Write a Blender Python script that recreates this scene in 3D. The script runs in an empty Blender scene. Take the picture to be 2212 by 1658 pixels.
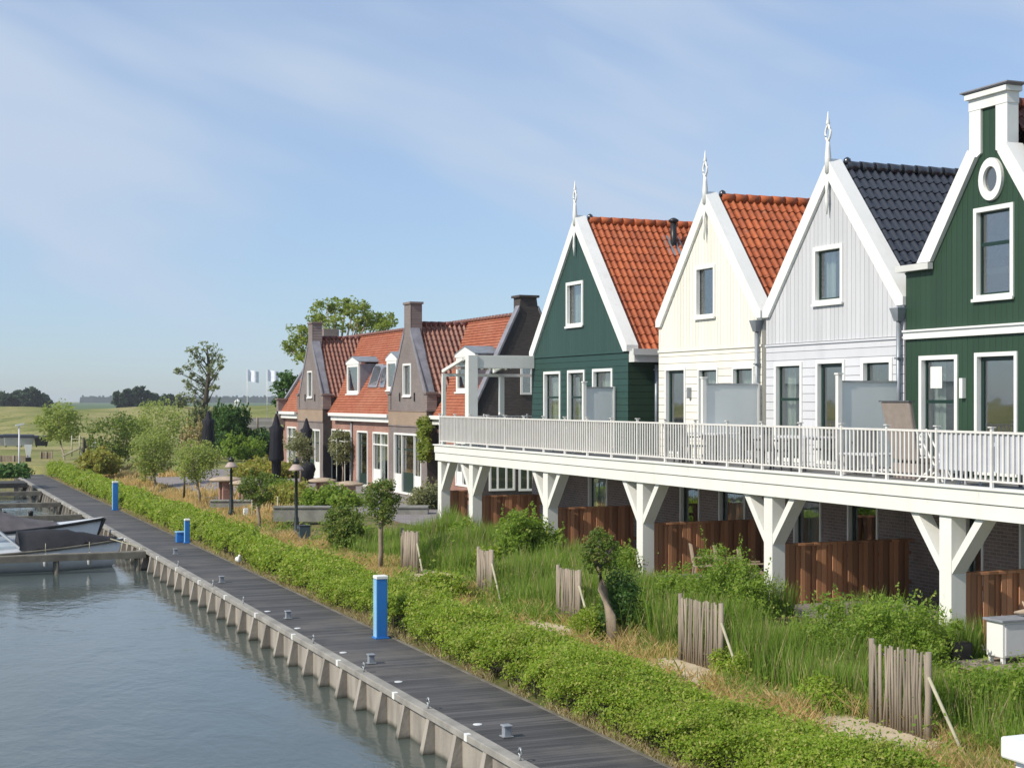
import bpy, math, random
import numpy as np
from mathutils import Vector, geometry
R = math.radians
SEED1 = 9.4
S = bpy.context.scene
COL = S.collection
random.seed(7)
RNG = np.random.default_rng(7)

# ---------------------------------------------------------------- camera, sky, sun, exposure
# World axes: +X inland (from the water to the houses), +Y along the quay away from the camera, z = 0 water level.
EYE = 5.65
F = 3300.0
TH = math.atan(1356 / F)
cT, sT = math.cos(TH), math.sin(TH)
cam = bpy.data.cameras.new('camera')
cam.sensor_width = 36
cam.lens = 36 * F / 2212
cam.shift_y = 35 / 2212
cam.clip_start = 0.1
cam.clip_end = 30000
co = bpy.data.objects.new('camera', cam)
co.location = (0, 0, EYE)
co.rotation_euler = (R(90), 0, -TH)
COL.objects.link(co)
S.camera = co

SUN_EL, SUN_OFF = 39.0, 9.5           # sun stands over the water, slightly behind the viewer
sd = Vector((-math.cos(R(SUN_EL)) * math.cos(R(SUN_OFF)), -math.cos(R(SUN_EL)) * math.sin(R(SUN_OFF)), math.sin(R(SUN_EL))))
W = bpy.data.worlds.new('World')
S.world = W
W.use_nodes = True
nt = W.node_tree
nt.nodes.clear()
def wn(t): return nt.nodes.new(t)
out = wn('ShaderNodeOutputWorld'); bg = wn('ShaderNodeBackground'); sky = wn('ShaderNodeTexSky')
sky.sky_type = 'NISHITA'; sky.sun_disc = False
sky.sun_elevation = R(SUN_EL)
sky.sun_rotation = math.atan2(sd.x, sd.y)
sky.altitude = 0; sky.air_density = 1.0; sky.dust_density = 0.4; sky.ozone_density = 8.5
bg.inputs['Strength'].default_value = 0.145
# thin cirrus: noise on the sky direction projected to a high flat layer
tc = wn('ShaderNodeTexCoord'); sep = wn('ShaderNodeSeparateXYZ')
nt.links.new(tc.outputs['Generated'], sep.inputs[0])
def wm(op, a, b=None, clamp=False):
    n = wn('ShaderNodeMath'); n.operation = op; n.use_clamp = clamp
    for i, v in enumerate((a, b)):
        if v is None: continue
        if isinstance(v, (int, float)): n.inputs[i].default_value = v
        else: nt.links.new(v, n.inputs[i])
    return n.outputs[0]
def cirrus(tilt, scale, detail, lo, hi, dist, seed):
    m0 = wn('ShaderNodeMapping'); m0.inputs['Rotation'].default_value = (0, 0, TH)
    nt.links.new(tc.outputs['Generated'], m0.inputs[0])
    m1 = wn('ShaderNodeMapping'); m1.inputs['Rotation'].default_value = (0, R(tilt), 0); m1.inputs['Location'].default_value = (seed, seed * .37, seed * .71)
    nt.links.new(m0.outputs[0], m1.inputs[0])
    m2 = wn('ShaderNodeMapping'); m2.inputs['Scale'].default_value = scale
    nt.links.new(m1.outputs[0], m2.inputs[0])
    nz = wn('ShaderNodeTexNoise'); nz.inputs['Scale'].default_value = 1; nz.inputs['Detail'].default_value = detail
    nz.inputs['Distortion'].default_value = dist; nz.inputs['Roughness'].default_value = 0.5
    nt.links.new(m2.outputs[0], nz.inputs['Vector'])
    mr = wn('ShaderNodeMapRange'); mr.interpolation_type = 'SMOOTHSTEP'
    mr.inputs['From Min'].default_value = lo; mr.inputs['From Max'].default_value = hi
    nt.links.new(nz.outputs['Fac'], mr.inputs['Value'])
    return mr.outputs[0]
c1 = cirrus(-20, (3.0, 2, 9.0), 3, 0.36, 0.70, 0.5, SEED1)
c2 = cirrus(-24, (6.0, 4, 34.0), 7, 0.40, 0.72, 0.8, 2.7)
c3 = cirrus(-14, (2.0, 2, 4.0), 2, 0.40, 0.62, 0.3, 5.3)
cl = wm('ADD', wm('MULTIPLY', c1, 0.50), wm('MULTIPLY', wm('MULTIPLY', c2, c3), 0.12), True)
cl = wm('ADD', cl, 0.46)
cl = wm('MULTIPLY', cl, wm('ADD', wm('MULTIPLY', wm('MULTIPLY', wm('MAXIMUM', sep.outputs[2], 0.0), 15.0, True), 0.8), 0.2))
mixc = wn('ShaderNodeMix'); mixc.data_type = 'RGBA'
nt.links.new(cl, mixc.inputs[0]); nt.links.new(sky.outputs[0], mixc.inputs[6])
mixc.inputs[7].default_value = (3.75, 4.5, 5.6, 1)
nt.links.new(mixc.outputs[2], bg.inputs[0]); nt.links.new(bg.outputs[0], out.inputs[0])

sl = bpy.data.lights.new('sun', 'SUN')
sl.energy = 4.6; sl.angle = R(0.5); sl.color = (1.0, 0.925, 0.80)
so = bpy.data.objects.new('sun', sl)
so.rotation_euler = sd.to_track_quat('Z', 'Y').to_euler()
so.location = (-30, -10, 40)
COL.objects.link(so)
S.view_settings.view_transform = 'Standard'
S.view_settings.look = 'None'
S.view_settings.gamma = 1
S.view_settings.exposure = 0.0
S.cycles.use_denoising = True
S.cycles.max_bounces = 10
S.cycles.transparent_max_bounces = 16
S.cycles.volume_bounces = 0
S.render.film_transparent = False

# ---------------------------------------------------------------- photo pixel (2212 x 1658) -> point on a real plane
def Yat(px, X):
    k = (px - 1106) / F
    return (X * cT - k * X * sT) / (sT + k * cT)
def Xat(px, Y):
    k = (px - 1106) / F
    return (Y * sT + k * Y * cT) / (cT - k * sT)
def Zat(py, X, Y): return EYE - (py - 864) / F * (X * sT + Y * cT)
def at(px, py, X):
    Y = Yat(px, X); return Y, Zat(py, X, Y)
def far(px, py, d):
    k = (px - 1106) / F * d
    return Vector((cT * k + sT * d, cT * d - sT * k, EYE - (py - 864) / F * d))
def gz(X): return 0.62 + 0.68 * min(max((X - 9.9) / 7.1, 0), 1)
def G(px, py, z=None):
    zz = 1.0 if z is None else z
    for _ in range(12):
        d = F * (EYE - zz) / (py - 864); p = far(px, py, d)
        if z is None: zz = gz(p.x)
    return Vector((p.x, p.y, zz))

# ---------------------------------------------------------------- things
ROOT = {}
def tag(o, label=None, cat=None, group=None, kind=None):
    for k, v in (('label', label), ('category', cat), ('group', group), ('kind', kind)):
        if v: o[k] = v
    return o
def thing(name, loc, label, cat, group=None, rz=0):
    o = bpy.data.objects.new(name, None); COL.objects.link(o)
    o.location = loc; o.rotation_euler = (0, 0, rz); o.empty_display_size = 0.2
    ROOT[o] = Vector(loc) if rz == 0 else Vector((0, 0, 0))
    return tag(o, label, cat, group)
KIDS = {}
def copy_tree(o, loc=None, label=None, rz=None, scale=None, parent=None):
    c = o.copy(); COL.objects.link(c)
    if parent: c.parent = parent
    if loc is not None: c.location = loc
    if rz is not None: c.rotation_euler = (0, 0, rz)
    if scale is not None: c.scale = (scale,) * 3 if isinstance(scale, (int, float)) else scale
    if label: c['label'] = label
    for k in list(KIDS.get(o, [])):
        d = copy_tree(k, parent=c); KIDS.setdefault(c, []).append(d)
    return c

class MB:
    def __init__(s): s.v = []; s.f = []; s.sm = []
    def quad(s, a, b, c, d, sm=False):
        n = len(s.v); s.v += [tuple(a), tuple(b), tuple(c), tuple(d)]; s.f.append((n, n+1, n+2, n+3)); s.sm.append(sm); return s
    def poly(s, pts):
        n = len(s.v); s.v += [tuple(p) for p in pts]; s.f.append(tuple(range(n, n+len(pts)))); s.sm.append(False); return s
    def hexa(s, p):
        n = len(s.v); s.v += [tuple(q) for q in p]
        for q in ((0,3,2,1),(4,5,6,7),(0,1,5,4),(1,2,6,5),(2,3,7,6),(3,0,4,7)):
            s.f.append(tuple(n+i for i in q)); s.sm.append(False)
        return s
    def box(s, x0, x1, y0, y1, z0, z1):
        return s.hexa([(x0,y0,z0),(x1,y0,z0),(x1,y1,z0),(x0,y1,z0),(x0,y0,z1),(x1,y0,z1),(x1,y1,z1),(x0,y1,z1)])
    def prism(s, poly, vec):
        n = len(s.v); m = len(poly); vec = Vector(vec)
        s.v += [tuple(p) for p in poly] + [tuple(Vector(p) + vec) for p in poly]
        s.f.append(tuple(range(n, n+m))); s.f.append(tuple(range(n+2*m-1, n+m-1, -1)))
        for i in range(m):
            j = (i+1) % m; s.f.append((n+j, n+i, n+m+i, n+m+j))
        s.sm += [False] * (m+2); return s
    def bar(s, p0, p1, w, h, up=(0,0,1)):
        p0, p1 = Vector(p0), Vector(p1); d = (p1-p0).normalized(); u = Vector(up)
        a = d.cross(u)
        if a.length < 1e-4: a = d.cross(Vector((1,0,0)))
        a.normalize(); b = a.cross(d)
        a *= w/2; b *= h/2
        return s.hexa([p0-a-b, p0+a-b, p0+a+b, p0-a+b, p1-a-b, p1+a-b, p1+a+b, p1-a+b])
    def tube(s, pts, rad, n=8):
        pts = [Vector(p) for p in pts]
        if isinstance(rad, (int, float)): rad = [rad]*len(pts)
        base = len(s.v)
        for i, p in enumerate(pts):
            d = (pts[min(i+1, len(pts)-1)] - pts[max(i-1, 0)]).normalized()
            a = d.cross(Vector((0.13, 0.31, 0.94)) if abs(d.z) < 0.9 else Vector((0, 1, 0.05))).normalized(); b = a.cross(d)
            for k in range(n):
                t = 2*math.pi*k/n; s.v.append(tuple(p + rad[i]*(a*math.cos(t) + b*math.sin(t))))
        for i in range(len(pts)-1):
            for k in range(n):
                a0 = base+i*n+k; a1 = base+i*n+(k+1) % n
                s.f.append((a0, a1, a1+n, a0+n)); s.sm.append(True)
        s.f.append(tuple(base+k for k in range(n-1, -1, -1))); s.sm.append(False)
        s.f.append(tuple(base+(len(pts)-1)*n+k for k in range(n))); s.sm.append(False)
        return s
    def lathe(s, x, y, prof, n=14):
        base = len(s.v)
        for r, z in prof:
            for k in range(n):
                t = 2*math.pi*k/n; s.v.append((x+r*math.cos(t), y+r*math.sin(t), z))
        for i in range(len(prof)-1):
            for k in range(n):
                a0 = base+i*n+k; a1 = base+i*n+(k+1) % n
                s.f.append((a0, a1, a1+n, a0+n)); s.sm.append(True)
        s.f.append(tuple(base+k for k in range(n-1, -1, -1))); s.sm.append(False)
        s.f.append(tuple(base+(len(prof)-1)*n+k for k in range(n))); s.sm.append(False)
        return s
    def ring(s, X0, X1, y0, y1, z0, z1, w):       # rectangular frame, front faces -X
        s.box(X0, X1, y0, y1, z0, z0+w); s.box(X0, X1, y0, y1, z1-w, z1)
        s.box(X0, X1, y0, y0+w, z0+w, z1-w); s.box(X0, X1, y1-w, y1, z0+w, z1-w); return s
    def build(s, name, m, parent=None, bevel=0):
        me = bpy.data.meshes.new(name)
        off = Vector((0, 0, 0))
        if parent is not None: off = ROOT[parent]
        me.from_pydata([(v[0]-off.x, v[1]-off.y, v[2]-off.z) for v in s.v], [], s.f)
        me.polygons.foreach_set('use_smooth', s.sm)
        me.materials.append(m); me.update()
        o = bpy.data.objects.new(name, me); COL.objects.link(o)
        if parent is not None:
            o.parent = parent; ROOT[o] = off; KIDS.setdefault(parent, []).append(o)
        else: ROOT[o] = Vector((0, 0, 0))
        if bevel:
            b = o.modifiers.new('bevel', 'BEVEL'); b.width = bevel; b.segments = 2; b.limit_method = 'ANGLE'
        return o
def np_mesh(name, V, k, m, parent=None, smooth=False):
    """V: (n*k,3) vertices, every k in a row make one face."""
    n = len(V)//k
    off = ROOT[parent] if parent is not None else Vector((0, 0, 0))
    me = bpy.data.meshes.new(name)
    me.vertices.add(n*k); me.vertices.foreach_set('co', (V - np.array(off)).astype(np.float32).ravel())
    me.loops.add(n*k); me.loops.foreach_set('vertex_index', np.arange(n*k, dtype=np.int32))
    me.polygons.add(n); me.polygons.foreach_set('loop_start', np.arange(0, n*k, k, dtype=np.int32))
    try: me.polygons.foreach_set('loop_total', np.full(n, k, dtype=np.int32))
    except Exception: pass
    me.materials.append(m); me.update(calc_edges=True); me.validate()
    o = bpy.data.objects.new(name, me); COL.objects.link(o)
    if parent is not None:
        o.parent = parent; ROOT[o] = off; KIDS.setdefault(parent, []).append(o)
    else: ROOT[o] = Vector((0, 0, 0))
    return o
def struct(o, stuff=False): return tag(o, kind='stuff' if stuff else 'structure')

# ---------------------------------------------------------------- materials
class NT:
    def __init__(s, name):
        s.m = bpy.data.materials.new(name); s.m.use_nodes = True; s.t = s.m.node_tree; s.t.nodes.clear()
        s.o = s.n('ShaderNodeOutputMaterial'); s._c = None
    def n(s, t): return s.t.nodes.new(t)
    def l(s, a, b): s.t.links.new(a, b)
    def coord(s):
        if s._c is None:
            g = s.n('ShaderNodeNewGeometry'); s._c = g.outputs['Position']
        return s._c
    def xyz(s):
        sp = s.n('ShaderNodeSeparateXYZ'); s.l(s.coord(), sp.inputs[0]); return sp.outputs
    def math(s, op, a, b=0.0, clamp=False):
        n = s.n('ShaderNodeMath'); n.operation = op; n.use_clamp = clamp
        for i, v in enumerate((a, b)):
            if isinstance(v, (int, float)): n.inputs[i].default_value = v
            else: s.l(v, n.inputs[i])
        return n.outputs[0]
    def noise(s, scale, detail=4, rough=0.55, sc=(1,1,1), dist=0.0):
        mp = s.n('ShaderNodeMapping'); mp.inputs['Scale'].default_value = sc; s.l(s.coord(), mp.inputs[0])
        n = s.n('ShaderNodeTexNoise'); n.inputs['Scale'].default_value = scale; n.inputs['Detail'].default_value = detail
        n.inputs['Roughness'].default_value = rough; n.inputs['Distortion'].default_value = dist
        s.l(mp.outputs[0], n.inputs['Vector']); return n.outputs['Fac']
    def rng(s, v, a, b, c, d, smooth=True):
        n = s.n('ShaderNodeMapRange'); n.interpolation_type = 'SMOOTHSTEP' if smooth else 'LINEAR'
        for i, q in enumerate((a, b, c, d)): n.inputs[i+1].default_value = q
        s.l(v, n.inputs[0]); return n.outputs[0]
    def mix(s, f, a, b, mode='MIX'):
        n = s.n('ShaderNodeMix'); n.data_type = 'RGBA'; n.blend_type = mode
        if isinstance(f, (int, float)): n.inputs[0].default_value = f
        else: s.l(f, n.inputs[0])
        for i, v in ((6, a), (7, b)):
            if isinstance(v, tuple): n.inputs[i].default_value = (*v[:3], 1)
            else: s.l(v, n.inputs[i])
        return n.outputs[2]
    def bump(s, h, strength=0.5, dist=0.01, norm=None):
        n = s.n('ShaderNodeBump'); n.inputs['Strength'].default_value = strength; n.inputs['Distance'].default_value = dist
        s.l(h, n.inputs['Height'])
        if norm is not None: s.l(norm, n.inputs['Normal'])
        return n.outputs[0]
    def bsdf(s, color, rough=0.6, bump=None, metal=0.0, spec=0.5, **kw):
        b = s.n('ShaderNodeBsdfPrincipled')
        if isinstance(color, tuple): b.inputs['Base Color'].default_value = (*color[:3], 1)
        else: s.l(color, b.inputs['Base Color'])
        if isinstance(rough, (int, float)): b.inputs['Roughness'].default_value = rough
        else: s.l(rough, b.inputs['Roughness'])
        b.inputs['Metallic'].default_value = metal; b.inputs['Specular IOR Level'].default_value = spec
        if bump is not None: s.l(bump, b.inputs['Normal'])
        s.l(b.outputs[0], s.o.inputs[0]); s.b = b
        return s.m

M = {}
def plain(name, c, rough=0.55, var=0.15, scale=2.0, metal=0.0, spec=0.4, bump=0.0, sc=(1,1,1)):
    k = NT(name); f = k.rng(k.noise(scale, 5, sc=sc), 0.3, 0.7, 0, 1)
    f2 = k.rng(k.noise(scale*7, 4, sc=sc), 0.35, 0.7, 0, 1)
    col = k.mix(f, tuple(x*(1-var) for x in c), tuple(min(x*(1+var*0.6), 0.95) for x in c))
    col = k.mix(k.math('MULTIPLY', f2, var*0.8), col, tuple(x*0.6 for x in c))
    bp = k.bump(k.noise(scale*12, 4, sc=sc), 0.4, bump) if bump else None
    M[name] = k.bsdf(col, rough, bp, metal, spec); return M[name]
def boards(name, c, axis, period, rough=0.5, lap=False, var=0.06, groove=0.55):
    """painted boarding: axis 1 = vertical boards along Y, axis 2 = horizontal boards up z, axis 0 = vertical boards along X"""
    k = NT(name); p = k.math('DIVIDE', k.xyz()[axis], period); fr = k.math('FRACT', p); idx = k.math('FLOOR', p)
    wn_ = k.n('ShaderNodeTexWhiteNoise'); wn_.noise_dimensions = '1D'; k.l(idx, wn_.inputs['W'])
    col = k.mix(wn_.outputs['Value'], tuple(x*(1-var) for x in c), tuple(min(x*(1+var), 0.95) for x in c))
    col = k.mix(k.rng(k.noise(1.6, 6, sc=(1, 1, 0.16)), 0.42, 0.78, 0, 0.26), col, tuple(x*0.58 for x in c))
    g = k.math('MAXIMUM', k.rng(fr, 0.0, 0.07, 1, 0), k.rng(fr, 0.93, 1.0, 0, 1))
    col = k.mix(k.math('MULTIPLY', g, groove), col, tuple(x*0.35 for x in c))
    h = k.math('SUBTRACT', k.math('MULTIPLY', fr, -1.0 if lap else 0.0), k.math('MULTIPLY', g, 1.0))
    M[name] = k.bsdf(col, rough, k.bump(h, 0.7, 0.02), 0, 0.35); return M[name]
def brick(name, c1, c2, mortar, axis=1, var=1.0, bs=(0.22, 0.065)):
    k = NT(name); x = k.xyz(); cb = k.n('ShaderNodeCombineXYZ'); k.l(x[axis], cb.inputs[0]); k.l(x[2], cb.inputs[1])
    b = k.n('ShaderNodeTexBrick'); k.l(cb.outputs[0], b.inputs['Vector'])
    b.inputs['Scale'].default_value = 1; b.inputs['Brick Width'].default_value = bs[0]; b.inputs['Row Height'].default_value = bs[1]
    b.inputs['Mortar Size'].default_value = 0.009; b.inputs['Bias'].default_value = 0.0
    b.inputs['Color1'].default_value = (*c1, 1); b.inputs['Color2'].default_value = (*c2, 1); b.inputs['Mortar'].default_value = (*mortar, 1)
    col = k.mix(k.rng(k.noise(0.9, 5), 0.35, 0.7, 0, 0.35), b.outputs['Color'], tuple(q*0.6 for q in c1))
    M[name] = k.bsdf(col, 0.85, k.bump(b.outputs['Fac'], 0.5, -0.012), 0, 0.25); return M[name]
def leafmat(name, a, b, c=None, trans=0.35, rough=0.55, dry=None):
    k = NT(name); g = k.n('ShaderNodeNewGeometry'); f = g.outputs['Random Per Island']
    col = k.mix(f, a, b)
    if c: col = k.mix(k.rng(f, 0.82, 0.9, 0, 1), col, c)
    col = k.mix(k.rng(k.noise(0.8, 3), 0.35, 0.65, 0, 0.35), col, tuple(x*0.55 for x in a))
    if dry: col = k.mix(k.rng(k.noise(1.7, 5), 0.56, 0.72, 0, 0.75), col, dry)
    d = k.n('ShaderNodeBsdfPrincipled'); k.l(col, d.inputs['Base Color']); d.inputs['Roughness'].default_value = rough
    d.inputs['Specular IOR Level'].default_value = 0.25
    t = k.n('ShaderNodeBsdfTranslucent'); k.l(k.mix(0.5, col, (b[0]*1.5, b[1]*1.5, b[2]*0.6)), t.inputs[0])
    mx = k.n('ShaderNodeMixShader'); mx.inputs[0].default_value = trans
    k.l(d.outputs[0], mx.inputs[1]); k.l(t.outputs[0], mx.inputs[2]); k.l(mx.outputs[0], k.o.inputs[0])
    M[name] = k.m; return k.m

def painted(name, c, rough):
    k = NT(name); col = k.mix(k.rng(k.noise(0.9, 5), 0.3, 0.7, 0, 1), c, tuple(x*0.93 for x in c))
    col = k.mix(k.rng(k.noise(2.2, 6, sc=(1, 1, 0.13)), 0.50, 0.80, 0, 0.30), col, (c[0]*.62, c[1]*.62, c[2]*.55))
    col = k.mix(k.rng(k.noise(7, 5, sc=(1, 1, 0.5)), 0.60, 0.78, 0, 0.30), col, (c[0]*.55, c[1]*.56, c[2]*.46))
    M[name] = k.bsdf(col, rough, k.bump(k.noise(22, 4, sc=(1, 1, 0.3)), 0.25, 0.004), 0, 0.4)
painted('white', (0.81, 0.81, 0.775), 0.45)
painted('white_post', (0.79, 0.785, 0.735), 0.5)
plain('screen_cloth', (0.42, 0.415, 0.41), 0.8, 0.06, 3)
plain('pale_cloth', (0.50, 0.53, 0.60), 0.8, 0.06, 3)
plain('rail_white', (0.70, 0.68, 0.645), 0.4, 0.05, 3)
plain('grey_zinc', (0.30, 0.33, 0.36), 0.45, 0.2, 3, metal=0.4)
plain('lead', (0.23, 0.23, 0.26), 0.6, 0.2, 3)
plain('black', (0.02, 0.021, 0.023), 0.4, 0.2, 4)
plain('door_green', (0.012, 0.035, 0.027), 0.35, 0.1, 3)
plain('soffit', (0.62, 0.62, 0.59), 0.6, 0.06)
plain('deck_floor', (0.20, 0.195, 0.19), 0.8, 0.2, 2)
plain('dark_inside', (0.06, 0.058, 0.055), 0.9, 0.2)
boards('teal_v', (0.0281, 0.0686, 0.0562), 1, 0.165, groove=0.5)
boards('teal_h', (0.0234, 0.0624, 0.0515), 2, 0.19, lap=True, groove=0.5)
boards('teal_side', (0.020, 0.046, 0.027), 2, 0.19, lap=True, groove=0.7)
boards('cream_v', (0.80, 0.765, 0.665), 1, 0.165, groove=0.12)
boards('cream_h', (0.80, 0.765, 0.665), 2, 0.19, lap=True, groove=0.5)
boards('pale_v', (0.56, 0.565, 0.58), 1, 0.165, groove=0.3)
boards('pale_h', (0.60, 0.605, 0.63), 2, 0.20, lap=True, groove=0.5)
boards('moss_v', (0.0252, 0.0592, 0.0326), 1, 0.165, groove=0.55)
boards('fence_brown', (0.42, 0.205, 0.105), 0, 0.20, 0.75, var=0.5, groove=0.3)
boards('grey_slats', (0.22, 0.21, 0.20), 2, 0.25, 0.8, var=0.3)
brick('brick_dark', (0.185, 0.140, 0.125), (0.245, 0.185, 0.165), (0.30, 0.28, 0.27), 1, 1, (0.22, 0.075))
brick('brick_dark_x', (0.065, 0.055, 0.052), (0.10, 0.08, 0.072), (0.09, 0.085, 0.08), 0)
brick('brick_grey', (0.20, 0.165, 0.155), (0.25, 0.20, 0.185), (0.22, 0.21, 0.20), 1)
brick('brick_red', (0.31, 0.145, 0.105), (0.38, 0.19, 0.14), (0.38, 0.30, 0.27), 1)
brick('brick_tan', (0.33, 0.24, 0.165), (0.38, 0.27, 0.19), (0.3, 0.26, 0.22), 1)
def tile(name, c1, c2, rough, dark, spec=0.5):
    k = NT(name); f = k.rng(k.noise(1.6, 5), 0.3, 0.7, 0, 1); f2 = k.noise(9, 4)
    col = k.mix(f, c1, c2); col = k.mix(k.rng(f2, 0.48, 0.75, 0, 0.65), col, dark)
    x = k.xyz(); wz = k.n('ShaderNodeTexWhiteNoise'); wz.noise_dimensions = '2D'; cb = k.n('ShaderNodeCombineXYZ')
    k.l(k.math('FLOOR', k.math('DIVIDE', x[0], 0.215)), cb.inputs[0]); k.l(k.math('FLOOR', k.math('DIVIDE', x[2], 0.268)), cb.inputs[1]); k.l(cb.outputs[0], wz.inputs['Vector'])
    col = k.mix(k.rng(wz.outputs['Value'], 0, 1, -0.0, 0.55, False), col, tuple(q*0.62 for q in c1))
    col = k.mix(k.rng(k.noise(3.5, 6), 0.60, 0.74, 0, 0.45), col, (0.20, 0.19, 0.14) if c1[0] > 0.1 else (0.02, 0.022, 0.024))
    M[name] = k.bsdf(col, rough, k.bump(k.noise(60, 3), 0.2, 0.004), 0, spec)
tile('tile_orange', (0.36, 0.082, 0.022), (0.48, 0.120, 0.034), 0.52, (0.15, 0.042, 0.018), 0.4)
tile('tile_rust', (0.19, 0.058, 0.028), (0.26, 0.085, 0.042), 0.40, (0.09, 0.032, 0.02), 0.8)
tile('tile_blue', (0.009, 0.010, 0.016), (0.015, 0.017, 0.026), 0.30, (0.005, 0.006, 0.009), 0.7)
M['tile_blue'].node_tree.nodes['Principled BSDF'].inputs['Coat Weight'].default_value = 0.9; M['tile_blue'].node_tree.nodes['Principled BSDF'].inputs['Coat Roughness'].default_value = 0.17
tile('tile_brown', (0.12, 0.03, 0.02), (0.17, 0.045, 0.028), 0.5, (0.06, 0.02, 0.015))
k = NT('plain_tile')       # small flat tiles laid in courses
x = k.xyz(); cb = k.n('ShaderNodeCombineXYZ'); k.l(x[1], cb.inputs[0]); k.l(x[2], cb.inputs[1])
b = k.n('ShaderNodeTexBrick'); k.l(cb.outputs[0], b.inputs['Vector']); b.inputs['Scale'].default_value = 1
b.inputs['Brick Width'].default_value = 0.17; b.inputs['Row Height'].default_value = 0.15; b.inputs['Mortar Size'].default_value = 0.008
b.inputs['Color1'].default_value = (0.31, 0.098, 0.052, 1); b.inputs['Color2'].default_value = (0.40, 0.140, 0.078, 1); b.inputs['Mortar'].default_value = (0.25, 0.08, 0.05, 1)
M['plain_tile'] = k.bsdf(k.mix(k.rng(k.noise(0.8, 5), 0.4, 0.75, 0, 0.4), b.outputs['Color'], (0.42, 0.21, 0.13)), 0.8, k.bump(b.outputs['Fac'], 0.5, -0.02), 0, 0.25)
# glass: mirror-like at a slant, otherwise see-through to the curtains
k = NT('glass'); lw_ = k.n('ShaderNodeLayerWeight'); lw_.inputs[0].default_value = 0.5
tr = k.n('ShaderNodeBsdfTransparent'); tr.inputs[0].default_value = (0.86, 0.91, 0.90, 1); gl = k.n('ShaderNodeBsdfGlossy'); gl.inputs['Roughness'].default_value = 0.02
k.l(k.bump(k.noise(1.3, 2), 0.12, 0.02), gl.inputs['Normal'])
sch = k.math('ADD', k.math('MULTIPLY', k.math('POWER', lw_.outputs['Facing'], 4.0), 0.66), 0.30, True)
mx = k.n('ShaderNodeMixShader'); k.l(sch, mx.inputs[0])
k.l(tr.outputs[0], mx.inputs[1]); k.l(gl.outputs[0], mx.inputs[2]); k.l(mx.outputs[0], k.o.inputs[0]); M['glass'] = k.m
k = NT('frosted_glass')
d = k.n('ShaderNodeBsdfPrincipled'); d.inputs['Base Color'].default_value = (0.82, 0.85, 0.84, 1); d.inputs['Roughness'].default_value = 0.25
t = k.n('ShaderNodeBsdfTranslucent'); t.inputs[0].default_value = (0.75, 0.8, 0.8, 1); tp = k.n('ShaderNodeBsdfTransparent')
m1 = k.n('ShaderNodeMixShader'); m1.inputs[0].default_value = 0.42; k.l(d.outputs[0], m1.inputs[1]); k.l(t.outputs[0], m1.inputs[2])
m2 = k.n('ShaderNodeMixShader'); m2.inputs[0].default_value = 0.08; k.l(m1.outputs[0], m2.inputs[1]); k.l(tp.outputs[0], m2.inputs[2])
k.l(m2.outputs[0], k.o.inputs[0]); M['frosted'] = k.m
k = NT('curtain'); x = k.xyz(); wv = k.math('SINE', k.math('MULTIPLY', x[1], 55))
M['curtain'] = k.bsdf(k.mix(k.rng(wv, -1, 1, 0, 1), (0.58, 0.62, 0.56), (0.80, 0.82, 0.75)), 0.9, k.bump(wv, 0.6, 0.02))
plain('concrete', (0.34, 0.315, 0.275), 0.85, 0.25, 1.2, bump=0.01)
plain('cap_concrete', (0.30, 0.285, 0.255), 0.85, 0.25, 1.5, bump=0.01)
k = NT('quay_wall'); x = k.xyz()
col = k.mix(k.rng(k.noise(2.2, 6, sc=(1, 1, 0.25)), 0.3, 0.75, 0, 1), (0.36, 0.325, 0.275), (0.19, 0.17, 0.145))
wet = k.rng(k.math('ADD', x[2], k.math('MULTIPLY', k.noise(3, 4), 0.10)), 0.03, 0.16, 1, 0)
col = k.mix(wet, col, (0.04, 0.042, 0.028))
M['quay'] = k.bsdf(col, 0.85, k.bump(k.noise(14, 5), 0.5, 0.015))
k = NT('boardwalk_planks'); x = k.xyz(); p = k.math('DIVIDE', x[1], 0.145); fr = k.math('FRACT', p)
wz = k.n('ShaderNodeTexWhiteNoise'); wz.noise_dimensions = '1D'; k.l(k.math('FLOOR', p), wz.inputs['W'])
col = k.mix(wz.outputs['Value'], (0.048, 0.046, 0.047), (0.118, 0.111, 0.110))
col = k.mix(k.rng(k.noise(2.6, 6, sc=(0.22, 4.0, 1)), 0.38, 0.68, 0, 0.8), col, (0.034, 0.033, 0.035))
col = k.mix(k.rng(k.noise(0.55, 6), 0.48, 0.72, 0, 0.6), col, (0.155, 0.138, 0.12))
gr = k.math('MAXIMUM', k.rng(fr, 0.0, 0.05, 1, 0), k.rng(fr, 0.95, 1.0, 0, 1))
col = k.mix(k.math('MULTIPLY', gr, 0.8), col, (0.015, 0.015, 0.015))
M['planks'] = k.bsdf(col, 0.75, k.bump(k.math('SUBTRACT', k.math('MULTIPLY', k.noise(30, 4, sc=(0.3, 1, 1)), 0.3), gr), 0.6, 0.012))
k = NT('water'); h1 = k.noise(0.9, 5, 0.55, (1.0, 0.55, 1), 0.4); h2 = k.noise(4.5, 4, 0.55, (1.0, 0.6, 1)); h3 = k.noise(0.12, 3)
h = k.math('ADD', k.math('MULTIPLY', k.math('MULTIPLY', h1, 0.95), k.rng(k.noise(0.07, 4, sc=(1, .5, 1)), 0.3, 0.7, 0.45, 1.2)), k.math('ADD', k.math('MULTIPLY', h2, 0.2), k.math('MULTIPLY', h3, 0.5)))
wcol = k.mix(k.rng(k.noise(0.25, 4), 0.35, 0.7, 0, 1), (0.066, 0.086, 0.080), (0.084, 0.102, 0.090))
M['water'] = k.bsdf(wcol, k.rng(k.noise(0.09, 4, sc=(1, .5, 1)), 0.35, 0.65, 0.03, 0.16), k.bump(h, 0.27, 0.14), 0, 0.55); k.b.inputs['IOR'].default_value = 1.34
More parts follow.
